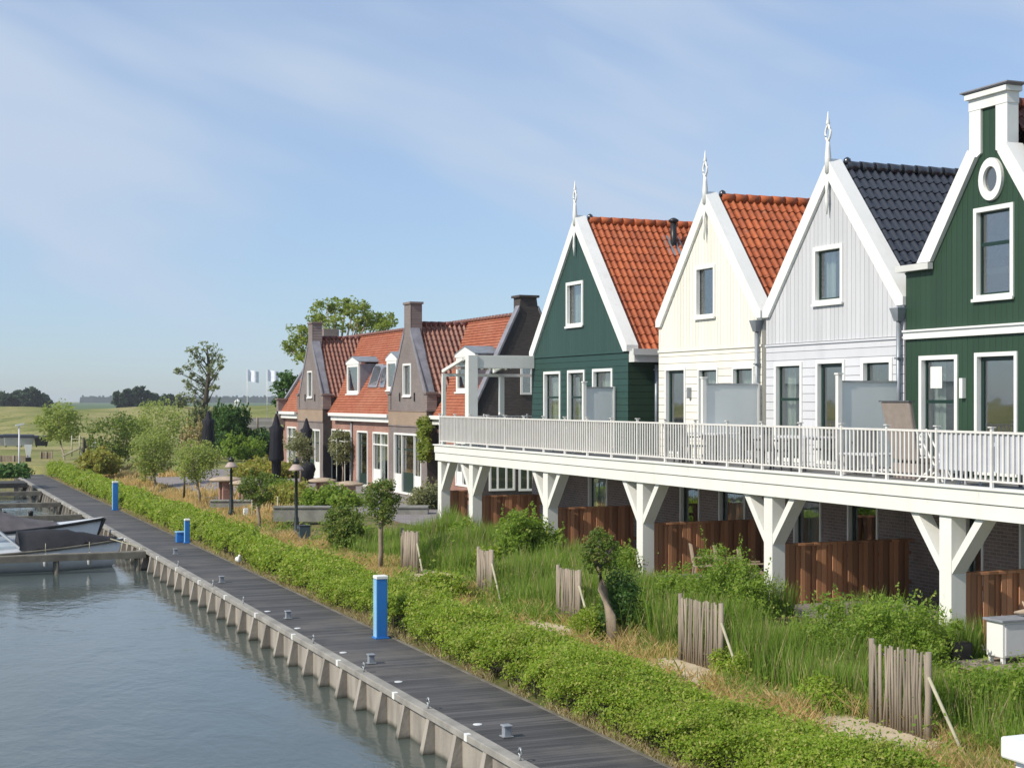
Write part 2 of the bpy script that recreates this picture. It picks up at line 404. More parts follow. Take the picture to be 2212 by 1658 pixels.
k = NT('soil'); col = k.mix(k.rng(k.noise(0.7, 6), 0.35, 0.65, 0, 1), (0.16, 0.125, 0.065), (0.085, 0.105, 0.03))
col = k.mix(k.rng(k.noise(3.0, 5), 0.5, 0.7, 0, 0.8), col, (0.26, 0.20, 0.12))
M['soil'] = k.bsdf(col, 0.95, k.bump(k.noise(9, 6), 0.7, 0.05), 0, 0.1)
k = NT('meadow'); col = k.mix(k.rng(k.noise(0.07, 6), 0.35, 0.65, 0, 1), (0.19, 0.205, 0.065), (0.33, 0.29, 0.135))
col = k.mix(k.rng(k.noise(0.5, 6, sc=(0.5, 1.2, 1)), 0.45, 0.7, 0, 0.6), col, (0.075, 0.11, 0.03))
M['meadow'] = k.bsdf(col, 0.95, k.bump(k.noise(1.5, 6), 0.8, 0.3), 0, 0.1)
plain('sand', (0.46, 0.38, 0.26), 0.95, 0.2, 1.5, bump=0.03)
brick('paving', (0.20, 0.17, 0.17), (0.26, 0.22, 0.22), (0.14, 0.13, 0.12), 1)
k = NT('paving_flat'); x = k.xyz(); cb = k.n('ShaderNodeCombineXYZ'); k.l(x[0], cb.inputs[0]); k.l(x[1], cb.inputs[1])
b = k.n('ShaderNodeTexBrick'); k.l(cb.outputs[0], b.inputs['Vector']); b.inputs['Scale'].default_value = 1
b.inputs['Brick Width'].default_value = 0.3; b.inputs['Row Height'].default_value = 0.15; b.inputs['Mortar Size'].default_value = 0.008
b.inputs['Color1'].default_value = (0.22, 0.195, 0.19, 1); b.inputs['Color2'].default_value = (0.29, 0.255, 0.25, 1); b.inputs['Mortar'].default_value = (0.13, 0.12, 0.11, 1)
M['paving_flat'] = k.bsdf(k.mix(k.rng(k.noise(1.5, 5), 0.4, 0.7, 0, 0.5), b.outputs['Color'], (0.15, 0.13, 0.12)), 0.9)
plain('weathered_wood', (0.30, 0.25, 0.195), 0.9, 0.35, 4, bump=0.01, sc=(1, 1, 0.2))
plain('pale_wood', (0.44, 0.41, 0.29), 0.8, 0.2, 4)
plain('pier_wood', (0.17, 0.155, 0.125), 0.85, 0.3, 3, bump=0.01)
plain('pier_dark', (0.05, 0.047, 0.044), 0.8, 0.3, 3)
plain('bark', (0.30, 0.24, 0.175), 0.95, 0.35, 6, bump=0.02, sc=(1, 1, 0.3))
plain('bark_dark', (0.07, 0.06, 0.045), 0.95, 0.3, 6)
plain('blue_paint', (0.030, 0.19, 0.55), 0.35, 0.06, 3)
plain('blue_light', (0.26, 0.50, 0.72), 0.35, 0.06, 3)
plain('parasol_cloth', (0.013, 0.014, 0.022), 0.85, 0.3, 5)
plain('lamp_metal', (0.016, 0.022, 0.020), 0.4, 0.2, 5)
plain('lamp_shade', (0.42, 0.33, 0.29), 0.5, 0.1, 5)
plain('bin_slate', (0.055, 0.085, 0.11), 0.5, 0.1, 4)
plain('boat_white', (0.62, 0.64, 0.66), 0.3, 0.08, 1)
plain('boat_grey', (0.36, 0.375, 0.37), 0.35, 0.15, 1)
plain('tarp_dark', (0.022, 0.022, 0.026), 0.8, 0.3, 2, bump=0.03)
plain('tarp_grey', (0.105, 0.095, 0.10), 0.8, 0.25, 2, bump=0.03)
plain('box_grey', (0.26, 0.28, 0.31), 0.5, 0.15, 5)
plain('galvanised', (0.40, 0.42, 0.43), 0.4, 0.15, 6, metal=0.5)
plain('stone_top', (0.42, 0.33, 0.24), 0.85, 0.2, 4)
plain('stone_grey', (0.25, 0.245, 0.22), 0.9, 0.25, 3, bump=0.01)
plain('taupe', (0.30, 0.25, 0.215), 0.85, 0.1, 6)
plain('chair_grey', (0.10, 0.10, 0.105), 0.7, 0.2, 6)
plain('table_pale', (0.52, 0.53, 0.56), 0.6, 0.1, 3)
plain('cabinet_grey', (0.62, 0.63, 0.64), 0.5, 0.05, 3)
plain('reed', (0.27, 0.22, 0.16), 0.95, 0.35, 8, bump=0.02, sc=(3, 3, 0.3))
plain('car_dark', (0.03, 0.032, 0.04), 0.3, 0.1, 2)
plain('car_silver', (0.48, 0.47, 0.46), 0.3, 0.1, 2)
plain('asphalt', (0.055, 0.055, 0.057), 0.9, 0.2, 3)
plain('field_green', (0.07, 0.12, 0.03), 0.95, 0.25, 0.01)
plain('flag_cloth', (0.66, 0.70, 0.82), 0.8, 0.1, 3)
plain('red_edge', (0.40, 0.16, 0.09), 0.85, 0.2, 4)
leafmat('leaf_hedge', (0.155, 0.265, 0.024), (0.35, 0.445, 0.052), (0.48, 0.46, 0.14), 0.42, 0.55, (0.34, 0.33, 0.10))
leafmat('leaf_shrub', (0.14, 0.25, 0.033), (0.28, 0.39, 0.055), (0.38, 0.42, 0.10), 0.45)
leafmat('leaf_pollard', (0.094, 0.167, 0.032), (0.196, 0.261, 0.049), (0.261, 0.246, 0.065), 0.4)
leafmat('leaf_willow', (0.22, 0.30, 0.075), (0.37, 0.43, 0.13), (0.42, 0.44, 0.18), 0.48)
leafmat('leaf_dark', (0.043, 0.109, 0.026), (0.094, 0.181, 0.038), None, 0.3)
leafmat('leaf_tree', (0.17, 0.25, 0.04), (0.30, 0.35, 0.07), (0.34, 0.36, 0.10), 0.5)
leafmat('leaf_olive', (0.174, 0.189, 0.087), (0.304, 0.312, 0.160), None, 0.4)
leafmat('leaf_poplar', (0.16, 0.20, 0.085), (0.27, 0.30, 0.14), (0.38, 0.37, 0.26), 0.5)
leafmat('leaf_far', (0.028, 0.055, 0.025), (0.05, 0.08, 0.035), None, 0.15)
leafmat('leaf_orange', (0.23, 0.27, 0.05), (0.38, 0.36, 0.085), (0.46, 0.32, 0.12), 0.42)
leafmat('blade_green', (0.135, 0.250, 0.040), (0.29, 0.42, 0.075), (0.46, 0.44, 0.18), 0.48)
leafmat('blade_dry', (0.56, 0.39, 0.20), (0.70, 0.54, 0.31), (0.34, 0.31, 0.10), 0.45)
leafmat('blade_verge', (0.420, 0.340, 0.200), (0.540, 0.450, 0.290), (0.200, 0.220, 0.060), 0.4)
leafmat('leaf_dry', (0.42, 0.34, 0.19), (0.56, 0.47, 0.29), (0.30, 0.30, 0.12), 0.4)
# ---------------------------------------------------------------- ground, water, boardwalk, quay
def fade(a, b, v): t = min(max((v-a)/(b-a), 0), 1); return t*t*(3-2*t)
def Hland(X, Y):
    d = X*sT + Y*cT
    if X < 9.15 and Y < 107.7: return -1.6
    h = gz(max(X, 9.9)) if Y < 107.7 else 0.95 + 0.25*math.sin(X*0.11)*math.sin(Y*0.07)
    h += 3.5*fade(178, 222, d)*(1-fade(236, 262, d))*(1+0.05*math.sin(X*0.15)) + 0.35*fade(140, 175, d)*(1-fade(262, 300, d))*math.sin(X*0.31+Y*0.2)*math.sin(Y*0.17)
    if d > 300: h = 1.0
    return h
xs = [-4000,-2500,-1200,-600,-300,-150,-80,-40,-20,-8,0,5,7.9,9.0,9.3,9.9,11,12,13,14,15,16,17,18] + list(np.arange(20, 150, 3.0)) + [160,180,210,250,300,400,600,900,1500,2500,4000]
ys = [-400,-150,-60,-20,0,20,40,60,80,100,107.4,107.9] + list(np.arange(110, 300, 3.0)) + [310,340,400,500,700,1000,1500,2500,4000]
mb = MB(); nx, ny = len(xs), len(ys)
mb.v = [(X, Y, Hland(X, Y)) for Y in ys for X in xs]
mb.f = [(j*nx+i, j*nx+i+1, (j+1)*nx+i+1, (j+1)*nx+i) for j in range(ny-1) for i in range(nx-1)]
mb.sm = [True]*len(mb.f)
struct(mb.build('ground', M['meadow']))
def sheet(name, X0, X1, Y0, Y1, dz, m, nxs=None, zf=gz):
    q = MB(); xx = [X0] + [x for x in (9.9, 17.0) if X0 < x < X1] + [X1]
    for a, b_ in zip(xx[:-1], xx[1:]): q.quad((a,Y0,zf(a)+dz), (b_,Y0,zf(b_)+dz), (b_,Y1,zf(b_)+dz), (a,Y1,zf(a)+dz))
    return struct(q.build(name, m))
sheet('garden_soil', 9.86, 17.0, 0, 107, 0.006, M['soil'])
sheet('paved_yard', 17.0, 22.6, 2, 61.5, 0.008, M['paving_flat'])
sheet('terrace', 14.2, 22.4, 62, 96, 0.010, M['paving_flat'])
q = MB(); q.quad((-4000,-400,0), (8.2,-400,0), (8.2,108.2,0), (-4000,108.2,0)); struct(q.build('water', M['water']))
q = MB(); q.box(8.235, 9.87, 2, 118, -1.2, 0.65); struct(q.build('boardwalk', M['planks']))
q = MB(); q.box(9.87, 9.93, 2, 107, 0.4, 0.664); struct(q.build('boardwalk_edging', M['pier_wood']))
# far fields, lake strip and skyline beyond the dike
def strip(name, d0, d1, z, m, x0=-700, x1=1500):
    q = MB(); P = [far(x0, 900, d0), far(x1, 900, d0), far(x1, 900, d1), far(x0, 900, d1)]
    for p in P: p.z = z
    q.quad(*P); return struct(q.build(name, m))
strip('lake', 330, 620, 1.03, M['water']); strip('far_field', 640, 2600, 1.05, M['field_green'])

quay = thing('quay_wall', (8.12, 50, 0), 'long grey concrete quay wall with raking buttresses along the water edge', 'quay wall')
q = MB(); q.box(8.14, 8.234, 3, 108, -1.6, 0.555); q.build('wall_face', M['quay'], quay)
q = MB(); q.box(8.03, 8.232, 3, 108, 0.556, 0.668); q.build('cap_beam', M['cap_concrete'], quay, 0.012)
def rep(o, dv):
    c = o.copy(); COL.objects.link(c); c.location = o.location + Vector(dv); KIDS.setdefault(o.parent, []).append(c)
    for kk in KIDS.get(o, []):
        d = kk.copy(); COL.objects.link(d); d.parent = c; KIDS.setdefault(c, []).append(d)
    return c
q = MB(); y0 = 8.0
q.hexa([(7.62,y0,-1.4),(8.142,y0,-1.4),(8.142,y0+.22,-1.4),(7.62,y0+.22,-1.4),(8.045,y0+.05,.553),(8.142,y0+.05,.553),(8.142,y0+.19,.553),(8.045,y0+.19,.553)])
bt = q.build('buttress', M['quay'], quay)
for i in range(1, 80): rep(bt, (0, 1.25*i, 0))
q = MB(); q.box(8.022, 8.10, 21.3, 21.42, 0.562, 0.674); bm_ = q.build('berth_marker', M['white'], quay)
for i in range(1, 18): rep(bm_, (0, 3.5*i, 0))

# mooring hardware on the boardwalk edge
def bollard(loc, lab):
    t = thing('mooring_bollard', loc, lab, 'bollard', 'grey bollards along the quay edge')
    x, y, z = loc
    MB().box(x-.055, x+.055, y-.06, y+.06, z, z+.15).build('post', M['box_grey'], t, .01)
    MB().box(x-.07, x+.07, y-.08, y+.08, z+.15, z+.175).build('cap', M['box_grey'], t, .006)
    MB().box(x-.085, x+.085, y-.085, y+.085, z+.0, z+.012).build('base_plate', M['galvanised'], t)
    return t
BL = ['small grey bollard nearest the camera at the bottom of the boardwalk', 'small grey bollard on the boardwalk in front of the nearest blue pillar',
      'small grey bollard on the quay edge beside the long hedge', 'small grey bollard near the end of the near boat jetty', 'small grey bollard beside the jetty where the boats lie']
b0 = None
for (px, py), lb in zip([(1090,1590),(794,1432),(599,1336),(465,1258),(379,1196)], BL):
    p = G(px, py, .66); p.x = max(p.x, 8.55)
    if b0 is None: b0 = bollard(tuple(p), lb)
    else: copy_tree(b0, p, lb)
def cleat(loc, lab):
    x, y, z = loc
    t = thing('mooring_ring', loc, lab, 'mooring ring', 'steel mooring rings on the quay cap')
    MB().tube([(x, y, z), (x, y, z+.09)], .018).build('stem', M['galvanised'], t)
    pts = [(x, y+.05*math.cos(a), z+.12+.05*math.sin(a)) for a in np.linspace(0, 2*math.pi, 13)]
    MB().tube(pts, .016, 6).build('ring', M['galvanised'], t)
    return t
c0 = None
CL = ['steel mooring ring at the bottom edge nearest the camera', 'steel mooring ring just past the nearest bollard', 'steel mooring ring opposite the nearest blue pillar',
      'steel mooring ring left of the nearest blue pillar', 'steel mooring ring halfway along the open quay', 'steel mooring ring below the white bird', 'steel mooring ring closest to the boats']
for (px, py), lb in zip([(1140,1640),(954,1527),(806,1449),(691,1388),(532,1303),(482,1265),(420,1222)], CL):
    p = G(px, py, .668); p.x = 8.14
    if c0 is None: c0 = cleat(tuple(p), lb)
    else: copy_tree(c0, p, lb)
PL = ['white round plate nearest the camera on the dark boardwalk', 'white round plate level with the nearest bollard on the boardwalk', 'white round plate on the boardwalk below the nearest blue pillar',
      'white round plate on the boardwalk beside the middle of the quay', 'white round plate on the boardwalk farthest along the open quay']
d0 = None
for (px, py), lb in zip([(1032,1564),(861,1472),(741.5,1409),(643,1356.5),(578,1320)], PL):
    p = G(px, py, .65)
    if d0 is None:
        d0 = MB().lathe(0, 0, [(.075, 0), (.075, .008), (.06, .012), (.02, .013)], 16).build('berth_plate', M['cabinet_grey'])
        tag(d0, lb, 'plate', 'white plates on the boardwalk'); d0.location = p
    else:
        c = d0.copy(); COL.objects.link(c); c.location = p; c['label'] = lb

# ---------------------------------------------------------------- building helpers
AF = 20.0; DECK = 4.12
def wall(parent, name, m, outer, holes, X, depth=.16, back=False):
    """facade in the plane X, outline (Y, z), with real openings and reveals"""
    loops = [[Vector((0, y, z)) for y, z in outer]] + [[Vector((0, a, c)), Vector((0, b, c)), Vector((0, b, d)), Vector((0, a, d))] for a, b, c, d in holes]
    flat = [p for l in loops for p in l]
    q = MB()
    for t in geometry.tessellate_polygon(loops):
        p = [(X, flat[i].y, flat[i].z) for i in t]
        e1 = Vector(p[1])-Vector(p[0]); e2 = Vector(p[2])-Vector(p[0])
        q.poly(p if e1.cross(e2).x < 0 else p[::-1])
    for a, b, c, d in holes:
        q.quad((X,a,c),(X,b,c),(X+depth,b,c),(X+depth,a,c)); q.quad((X,a,d),(X+depth,a,d),(X+depth,b,d),(X,b,d))
        q.quad((X,a,c),(X+depth,a,c),(X+depth,a,d),(X,a,d)); q.quad((X,b,c),(X,b,d),(X+depth,b,d),(X+depth,b,c))
    return q.build(name, m, parent)
def win(parent, X, y0, y1, z0, z1, fw=.07, frame='white', sash='door_green', tr=(), mul=(), curtain=1, name='window', panel=0, sill=True, glaze_door=False, pspans=None):
    q = MB(); q.ring(X-.035, X+.075, y0, y1, z0, z1, fw)
    for z in (() if sash else tr): q.box(X-.02, X+.07, y0+fw, y1-fw, z-.03, z+.03)
    for y in mul: q.box(X-.022, X+.068, y-.03, y+.03, z0+fw, z1-fw)
    if sill: q.box(X-.075, X-.036, y0-.02, y1+.02, z0-.04, z0+.02)
    if panel:
        for u, v in (pspans or [(y0+fw, y1-fw)]): q.box(X+.02, X+.05, max(u, y0+fw), min(v, y1-fw), z0+fw, z0+panel)
    f = q.build(name, M[frame], parent)
    a, b, c, d = y0+fw, y1-fw, z0+fw+(panel or 0)*0, z1-fw
    if sash:
        s_ = MB(); s_.ring(X+.076, X+.125, a-.005, b+.005, c-.005, d+.005, .05 if not glaze_door else .09)
        for z in tr: s_.box(X+.076, X+.12, a+.05, b-.05, z-.035, z+.035)
        if glaze_door: s_.box(X+.08, X+.115, a+.09, b-.09, c+.09, c+.55)
        s_.build('sash', M[sash], f)
    MB().box(X+.095, X+.103, a, b, c, d).build('pane', M['glass'], f)
    if curtain:
        cq = MB(); cx = X+.30; w = (b-a)
        if curtain == 1: spans = [(a-.05, a+w*.40), (b-w*.36, b+.05)]
        elif curtain == 2: spans = [(a-.05, b+.05)]
        else: spans = [(a+w*.42, b+.05)]
        for u, v in spans:
            n = max(4, int((v-u)/.06)); pr = None
            for i in range(n+1):
                yy = u+(v-u)*i/n; xx = cx+.03*math.sin(i*2.1)
                if pr: cq.quad((pr[0],pr[1],c-.02), (pr[0],pr[1],d+.02), (xx,yy,d+.02), (xx,yy,c-.02), True)
                pr = (xx, yy)
        cq.build('curtain', M['curtain'], f)
    return f
def rect(px0, px1, py0, py1, X, z0=None):
    """pixel rectangle on plane X -> (ya, yb, za, zb)"""
    yb, ya = Yat(px0, X), Yat(px1, X); ym = (ya+yb)/2
    return ya, yb, (Zat(py1, X, ym) if z0 is None else z0), Zat(py0, X, ym)
def tiles(parent, O, A, B, m, name='roof', roll=.215, course=.34, amp=.048):
    """real pantiles: rolled sheet stepped in courses. O eave corner, A along the eave, B up the slope"""
    O, A, B = Vector(O), Vector(A), Vector(B); N = A.cross(B).normalized()
    if N.z < 0: N = -N
    nu = max(2, round(A.length/roll))*8; nv = max(1, round(B.length/course))
    u = np.linspace(0, 1, nu+1); ph = np.arange(nu+1) % 8 / 8.0
    prof = amp*np.clip(np.cos(2*np.pi*ph), -.25, 1)
    Oa, Aa, Ba, Na = map(np.array, (O, A, B, N)); q = []
    base = Oa + u[:, None]*Aa
    me_v, me_f, sm = [], [], []
    for k in range(nv):
        off = len(me_v)
        lo = base + (k/nv)*Ba + (prof + .026 + .05)[:, None]*Na
        hi = base + ((k+1)/nv)*Ba + (prof + .0 + .05)[:, None]*Na
        lip = base + (k/nv)*Ba + (prof - .012 + .05)[:, None]*Na
        me_v += lo.tolist() + hi.tolist() + lo.tolist() + lip.tolist(); n = nu+1
        for i in range(nu):
            me_f.append((off+i, off+i+1, off+n+i+1, off+n+i)); sm.append(True)
            me_f.append((off+3*n+i, off+3*n+i+1, off+2*n+i+1, off+2*n+i)); sm.append(False)
    z = MB(); z.v = [tuple(p) for p in me_v]; z.f = me_f; z.sm = sm
    return z.build(name, m, parent)
def ridge_tiles(parent, p0, p1, m, r=.13, seg=.38):
    p0, p1 = Vector(p0), Vector(p1); n = max(1, round((p1-p0).length/seg)); q = MB()
    for i in range(n):
        a = p0.lerp(p1, i/n); b_ = p0.lerp(p1, (i+1.06)/n)
        q.tube([a, b_], [r*1.05, r*.92], 10)
    return q.build('ridge', m, parent)
def barge(parent, X0, X1, ye, ze, ym, za, w=.25, lift=.08, m='white'):
    sl_ = (za-ze)/abs(ym-ye); dz = w*math.sqrt(1+sl_*sl_); s_ = 1 if ym > ye else -1
    zb = ze-.10; yi = ym - s_*((za-dz)-zb)/sl_
    p = [(ye, ze+lift), (ym, za+lift), (ym, za-dz), (yi, zb), (ye, zb)]
    q = MB(); q.prism([(X0, y, z) for y, z in p], (X1-X0, 0, 0))
    return q.build('barge_board', M[m], parent)
def finial(parent, X, y, z, h):
    q = MB(); q.lathe(X, y, [(.07,z-.30),(.075,z+.05),(.055,z+.25*h),(.04,z+.40*h)], 10)
    for s_ in (-1, 1):
        pts = [(X, y+s_*(.015+.085*math.sin(math.pi*t)), z+h*(.38+.34*t)) for t in np.linspace(0, 1, 9)]
        q.tube(pts, [.03]*9, 6)
    q.lathe(X, y, [(.03,z+.70*h),(.05,z+.76*h),(.028,z+.84*h),(.008,z+1.0*h)], 8)
    q.build('finial', M['white'], parent)
    q = MB(); q.lathe(X-.03, y, [(.012,z-1.25),(.05,z-.95),(.035,z-.7),(.06,z-.45)], 8); q.build('pendant', M['white'], parent)
def pipe(parent, x, y, z0, z1, r=.05, hopper=True):
    q = MB(); q.tube([(x, y, z0), (x, y, z1)], r, 10)
    if hopper: q.hexa([(x-.07,y-.07,z1-.02),(x+.07,y-.07,z1-.02),(x+.07,y+.07,z1-.02),(x-.07,y+.07,z1-.02),(x-.13,y-.15,z1+.26),(x+.13,y-.15,z1+.26),(x+.13,y+.15,z1+.26),(x-.13,y+.15,z1+.26)])
    for z in (z0+.8, z0+2.4): q.box(x-.065, x+.1, y-.065, y+.065, z, z+.04)
    return q.build('downpipe', M['grey_zinc'], parent)

def shell(parent, X, ya, yb, z0, ze, za, ym, D, m, side_m=None):
    """side walls, rear wall, floors (the facade is separate)"""
    q = MB()
    q.box(X+.02, X+D, ya, ya+.15, z0, ze-.05); q.build('side_wall', side_m or m, parent)
    q = MB(); q.box(X+.02, X+D, yb-.15, yb, z0, ze-.05); q.build('side_wall', side_m or m, parent)
    q = MB(); q.prism([(X+D, ya+.15, z0), (X+D, yb-.15, z0), (X+D, yb-.15, ze), (X+D, ym, za-.2), (X+D, ya+.15, ze)], (.15, 0, 0)); q.build('rear_wall', m, parent)
    q = MB(); q.box(X+.2, X+D, ya+.16, yb-.16, DECK-.1, DECK); q.box(X+.2, X+D, ya+.16, yb-.16, ze-.32, ze-.2)
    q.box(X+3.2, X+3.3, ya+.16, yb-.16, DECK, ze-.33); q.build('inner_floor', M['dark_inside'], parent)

GF = 21.0
def ground_floor(parent, ya, yb, rects, doors=()):
    hs = [r for r in rects]
    wall(parent, 'ground_floor_wall', M['brick_dark'], [(ya,1.25),(yb,1.25),(yb,DECK-.14),(ya,DECK-.14)], hs, GF)
    for i, r in enumerate(rects):
        win(parent, GF, *r, fw=.06, tr=(r[3]-.55,), name='door' if i in doors else 'window', curtain=0 if i in doors else 3, sill=False, glaze_door=i in doors)
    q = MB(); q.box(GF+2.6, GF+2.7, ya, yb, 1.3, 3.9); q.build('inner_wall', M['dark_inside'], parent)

def gable_house(name, label, pxs, eaves, apex, belt, up, low, tile_m, upper, lowers, gfs, gf_y, dmul=(), rooflen=9.0, fin=1.1):
    yb, ya = Yat(pxs[0], AF), Yat(pxs[1], AF)
    zb, za_ = Zat(eaves[0], AF, yb), Zat(eaves[1], AF, ya)
    ze = (zb+za_)/2; ym = (ya+yb)/2; zt = Zat(apex, AF, ym); zbelt = Zat(belt, AF, ym)
    t = thing(name, (AF, ym, DECK), label, 'house', 'gabled houses in the terrace')
    sl_ = (zt-ze)/(ym-ya)
    ru = rect(*upper[:4], AF)
    wall(t, 'gable_wall', M[up], [(ya,zbelt),(yb,zbelt),(yb,ze-.02),(ym,zt-.06),(ya,ze-.02)], [ru], AF)

    lrs = []
    for r in lowers:
        y0, y1 = Yat(r[1], AF), Yat(r[0], AF); lrs.append((y0, y1, r[3], Zat(r[2], AF, (y0+y1)/2)))
    wall(t, 'lower_wall', M[low], [(ya,DECK-.12),(yb,DECK-.12),(yb,zbelt),(ya,zbelt)], lrs, AF-.0)
    q = MB(); q.box(AF-.035, AF-.002, ya, yb, zbelt-.03, zbelt+.03); q.build('belt_course', M[low], t)
    win(t, AF, *ru, **upper[4])
    for r, rr in zip(lowers, lrs): win(t, AF, *rr, **r[4])
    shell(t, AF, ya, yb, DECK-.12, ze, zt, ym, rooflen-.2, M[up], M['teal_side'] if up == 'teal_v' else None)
    rz = zt-.16; re = ze-.16
    tiles(t, (AF+.3, ya, re), (rooflen, 0, 0), (0, ym-ya, rz-re), M[tile_m])
    tiles(t, (AF+.3, yb, re), (rooflen, 0, 0), (0, ym-yb, rz-re), M[tile_m])
    rd = ridge_tiles(t, (AF+.42, ym, rz+.09), (AF+.3+rooflen, ym, rz+.09), M[tile_m])
    MB().lathe(AF+.46, ym, [(.07, rz+.12), (.10, rz+.18), (.08, rz+.26), (.02, rz+.30)], 10).build('ridge_end', M['tile_blue'], t)
    barge(t, AF-.08, AF+.30, ya-.05, ze, ym, zt); barge(t, AF-.08, AF+.30, yb+.05, ze, ym, zt)
    finial(t, AF-.06, ym, zt+.05, fin)
    ground_floor(t, gf_y[0], gf_y[1], gfs, dmul)
    return t, ya, yb, ze, ym, zt

def gfr(px0, px1, z0=1.36, z1=3.72): return (Yat(px1, GF), Yat(px0, GF), z0, z1)
w_full = dict(tr=(), sash='door_green', curtain=1, sill=False)
def wf(**k): d = dict(w_full); d.update(k); return d
D0 = DECK+.06
tr1 = DECK+1.62
hA = gable_house('wooden_house', 'dark teal wooden house with orange pantile roof and white finial beside the pergola', (1149, 1357), (764, 752), 470, 766, 'teal_v', 'teal_h', 'tile_orange',
    (1224, 1260.5, 608, 705, dict(curtain=3, fw=.10, sash=None)),
    [(1175.5, 1211.5, 802, D0, wf(tr=(tr1,), fw=.085, curtain=2)), (1227, 1264, 799, D0, wf(tr=(tr1,), fw=.085, curtain=2)), (1281, 1324, 796, D0, wf(tr=(tr1,), fw=.085, curtain=2))],
    [gfr(1272, 1313), gfr(1380, 1410)], (Yat(1436, GF), Yat(1149, GF)))
hB = gable_house('wooden_house', 'cream wooden house with orange pantile roof between the teal and grey houses', (1423, 1646), (704, 672), 420, 753, 'cream_v', 'cream_h', 'tile_orange',
    (1503, 1546, 573, 686, dict(curtain=0, fw=.09, sash=None)),
    [(1438, 1482, 794, D0, wf(fw=.07, frame='white', curtain=0, name='door', glaze_door=True)), (1509, 1552, 794, DECK+.6, wf(fw=.06, curtain=3)), (1583, 1629.5, 791, DECK+.6, wf(fw=.06, curtain=3))],
    [gfr(1470, 1512), gfr(1554, 1611)], (Yat(1646, GF)-.05, Yat(1436, GF)), (0,))
hC = gable_house('wooden_house', 'pale grey wooden house with glossy blue black tiled roof', (1655, 1953.5), (684, 641), 350, 738, 'pale_v', 'pale_h', 'tile_blue',
    (1758, 1822, 530, 656, dict(curtain=1, fw=.10)),
    [(1674, 1734, 782, D0, wf(tr=(DECK+1.55,), fw=.09, curtain=1)), (1764, 1826, 777, D0, wf(fw=.08, curtain=0, name='door', glaze_door=True)), (1861, 1929, 773, DECK+.6, wf(fw=.1, curtain=0))],
    [gfr(1716, 1775), gfr(1832, 1898)], (Yat(1955, GF), Yat(1646, GF)-.06), (1,))
# eave, gutter and pipes on the passage side of the teal house
t, ya, yb, ze, ym, zt = hA
q = MB(); q.box(AF+.02, AF+9.2, ya-.36, ya-.001, ze-.42, ze-.10); q.build('eave_box', M['soffit'], t)
q = MB(); q.box(AF-.06, AF+9.2, ya-.46, ya-.37, ze-.22, ze-.04); q.build('gutter', M['soffit'], t)
pipe(t, Xat(1418, ya-.2), ya-.2, DECK, ze-.5, .05, False)
vy = 42.75; vx = Xat(1455, vy); vz = Zat(524, vx, vy)
q = MB(); q.tube([(vx,vy,vz-.5),(vx,vy,vz+.62)], .10, 12); q.lathe(vx, vy, [(.10,vz+.62),(.16,vz+.66),(.16,vz+.72),(.05,vz+.78)], 12); q.build('vent_pipe', M['black'], t)
slp = (zt-ze)/(ym-ya)
q = MB(); zf = lambda y: zt-.16-(ym-y)*slp+.10
q.quad((vx-.3,vy-.33,zf(vy-.33)),(vx+.3,vy-.33,zf(vy-.33)),(vx+.3,vy+.25,zf(vy+.25)),(vx-.3,vy+.25,zf(vy+.25))); q.build('flashing', M['galvanised'], t)
t, ya, yb, ze, ym, zt = hB
pipe(t, AF-.09, ya+.10, DECK, ze-.42)
y_, z_ = at(1492, 848, AF); MB().box(AF-.10, AF-.002, y_-.05, y_+.05, z_-.14, z_+.14).build('wall_lamp', M['grey_zinc'], t)
t, ya, yb, ze, ym, zt = hC
pipe(t, AF-.09, ya+.08, DECK, ze-.42)

# tall green house with the neck gable at the right edge
yb = Yat(1957, AF); yc = 24.08; ya = 2*yc-yb; ze = Zat(578, AF, yb); sl_ = 1.235
hD = thing('wooden_house', (AF, yc, DECK), 'tall moss green wooden house with white neck gable and oval window', 'house', 'gabled houses in the terrace')
yr = Yat(1988, AF); zr = Zat(571, AF, yr); hn = .53; zn = Zat(332, AF, yc+hn); ztop = Zat(214, AF, yc)
w0 = rect(2105, 2191, 444, 645, AF)
lw = []
for a, b_, tp in ((1987, 2070, 767), (2107, 2199, 760)): lw.append((Yat(b_, AF), Yat(a, AF), D0, Zat(tp, AF, Yat((a+b_)/2, AF))))
zbelt = Zat(716, AF, Yat(2086, AF))
ym2 = 2*yc
wall(hD, 'gable_wall', M['moss_v'], [(ya,DECK-.12),(yb,DECK-.12),(yb,ze),(yr,ze),(yc+hn,zn),(yc+hn,ztop),(yc-hn,ztop),(yc-hn,zn),(ym2-yr,ze),(ya,ze)], [w0]+lw, AF)
win(hD, AF, *w0, tr=(w0[2]+(w0[3]-w0[2])*.60,), fw=.09, curtain=0)
win(hD, AF, *lw[0], tr=(DECK+1.5,), fw=.09, curtain=1, sill=False); win(hD, AF, *lw[1], fw=.08, mul=(), curtain=0, name='door', sill=False, glaze_door=True)
q = MB(); q.box(AF-.07, AF-.002, ya, yb, zbelt-.09, zbelt+.06); q.box(AF-.11, AF-.002, ya, yb, zbelt+.061, zbelt+.10); q.build('belt_course', M['white'], hD)
yo, zo = at(2144, 387, AF); ro_y, ro_z = (Yat(2119, AF)-Yat(2169, AF))/2, 46/F*(AF*sT+yo*cT)
q = MB(); n = 32
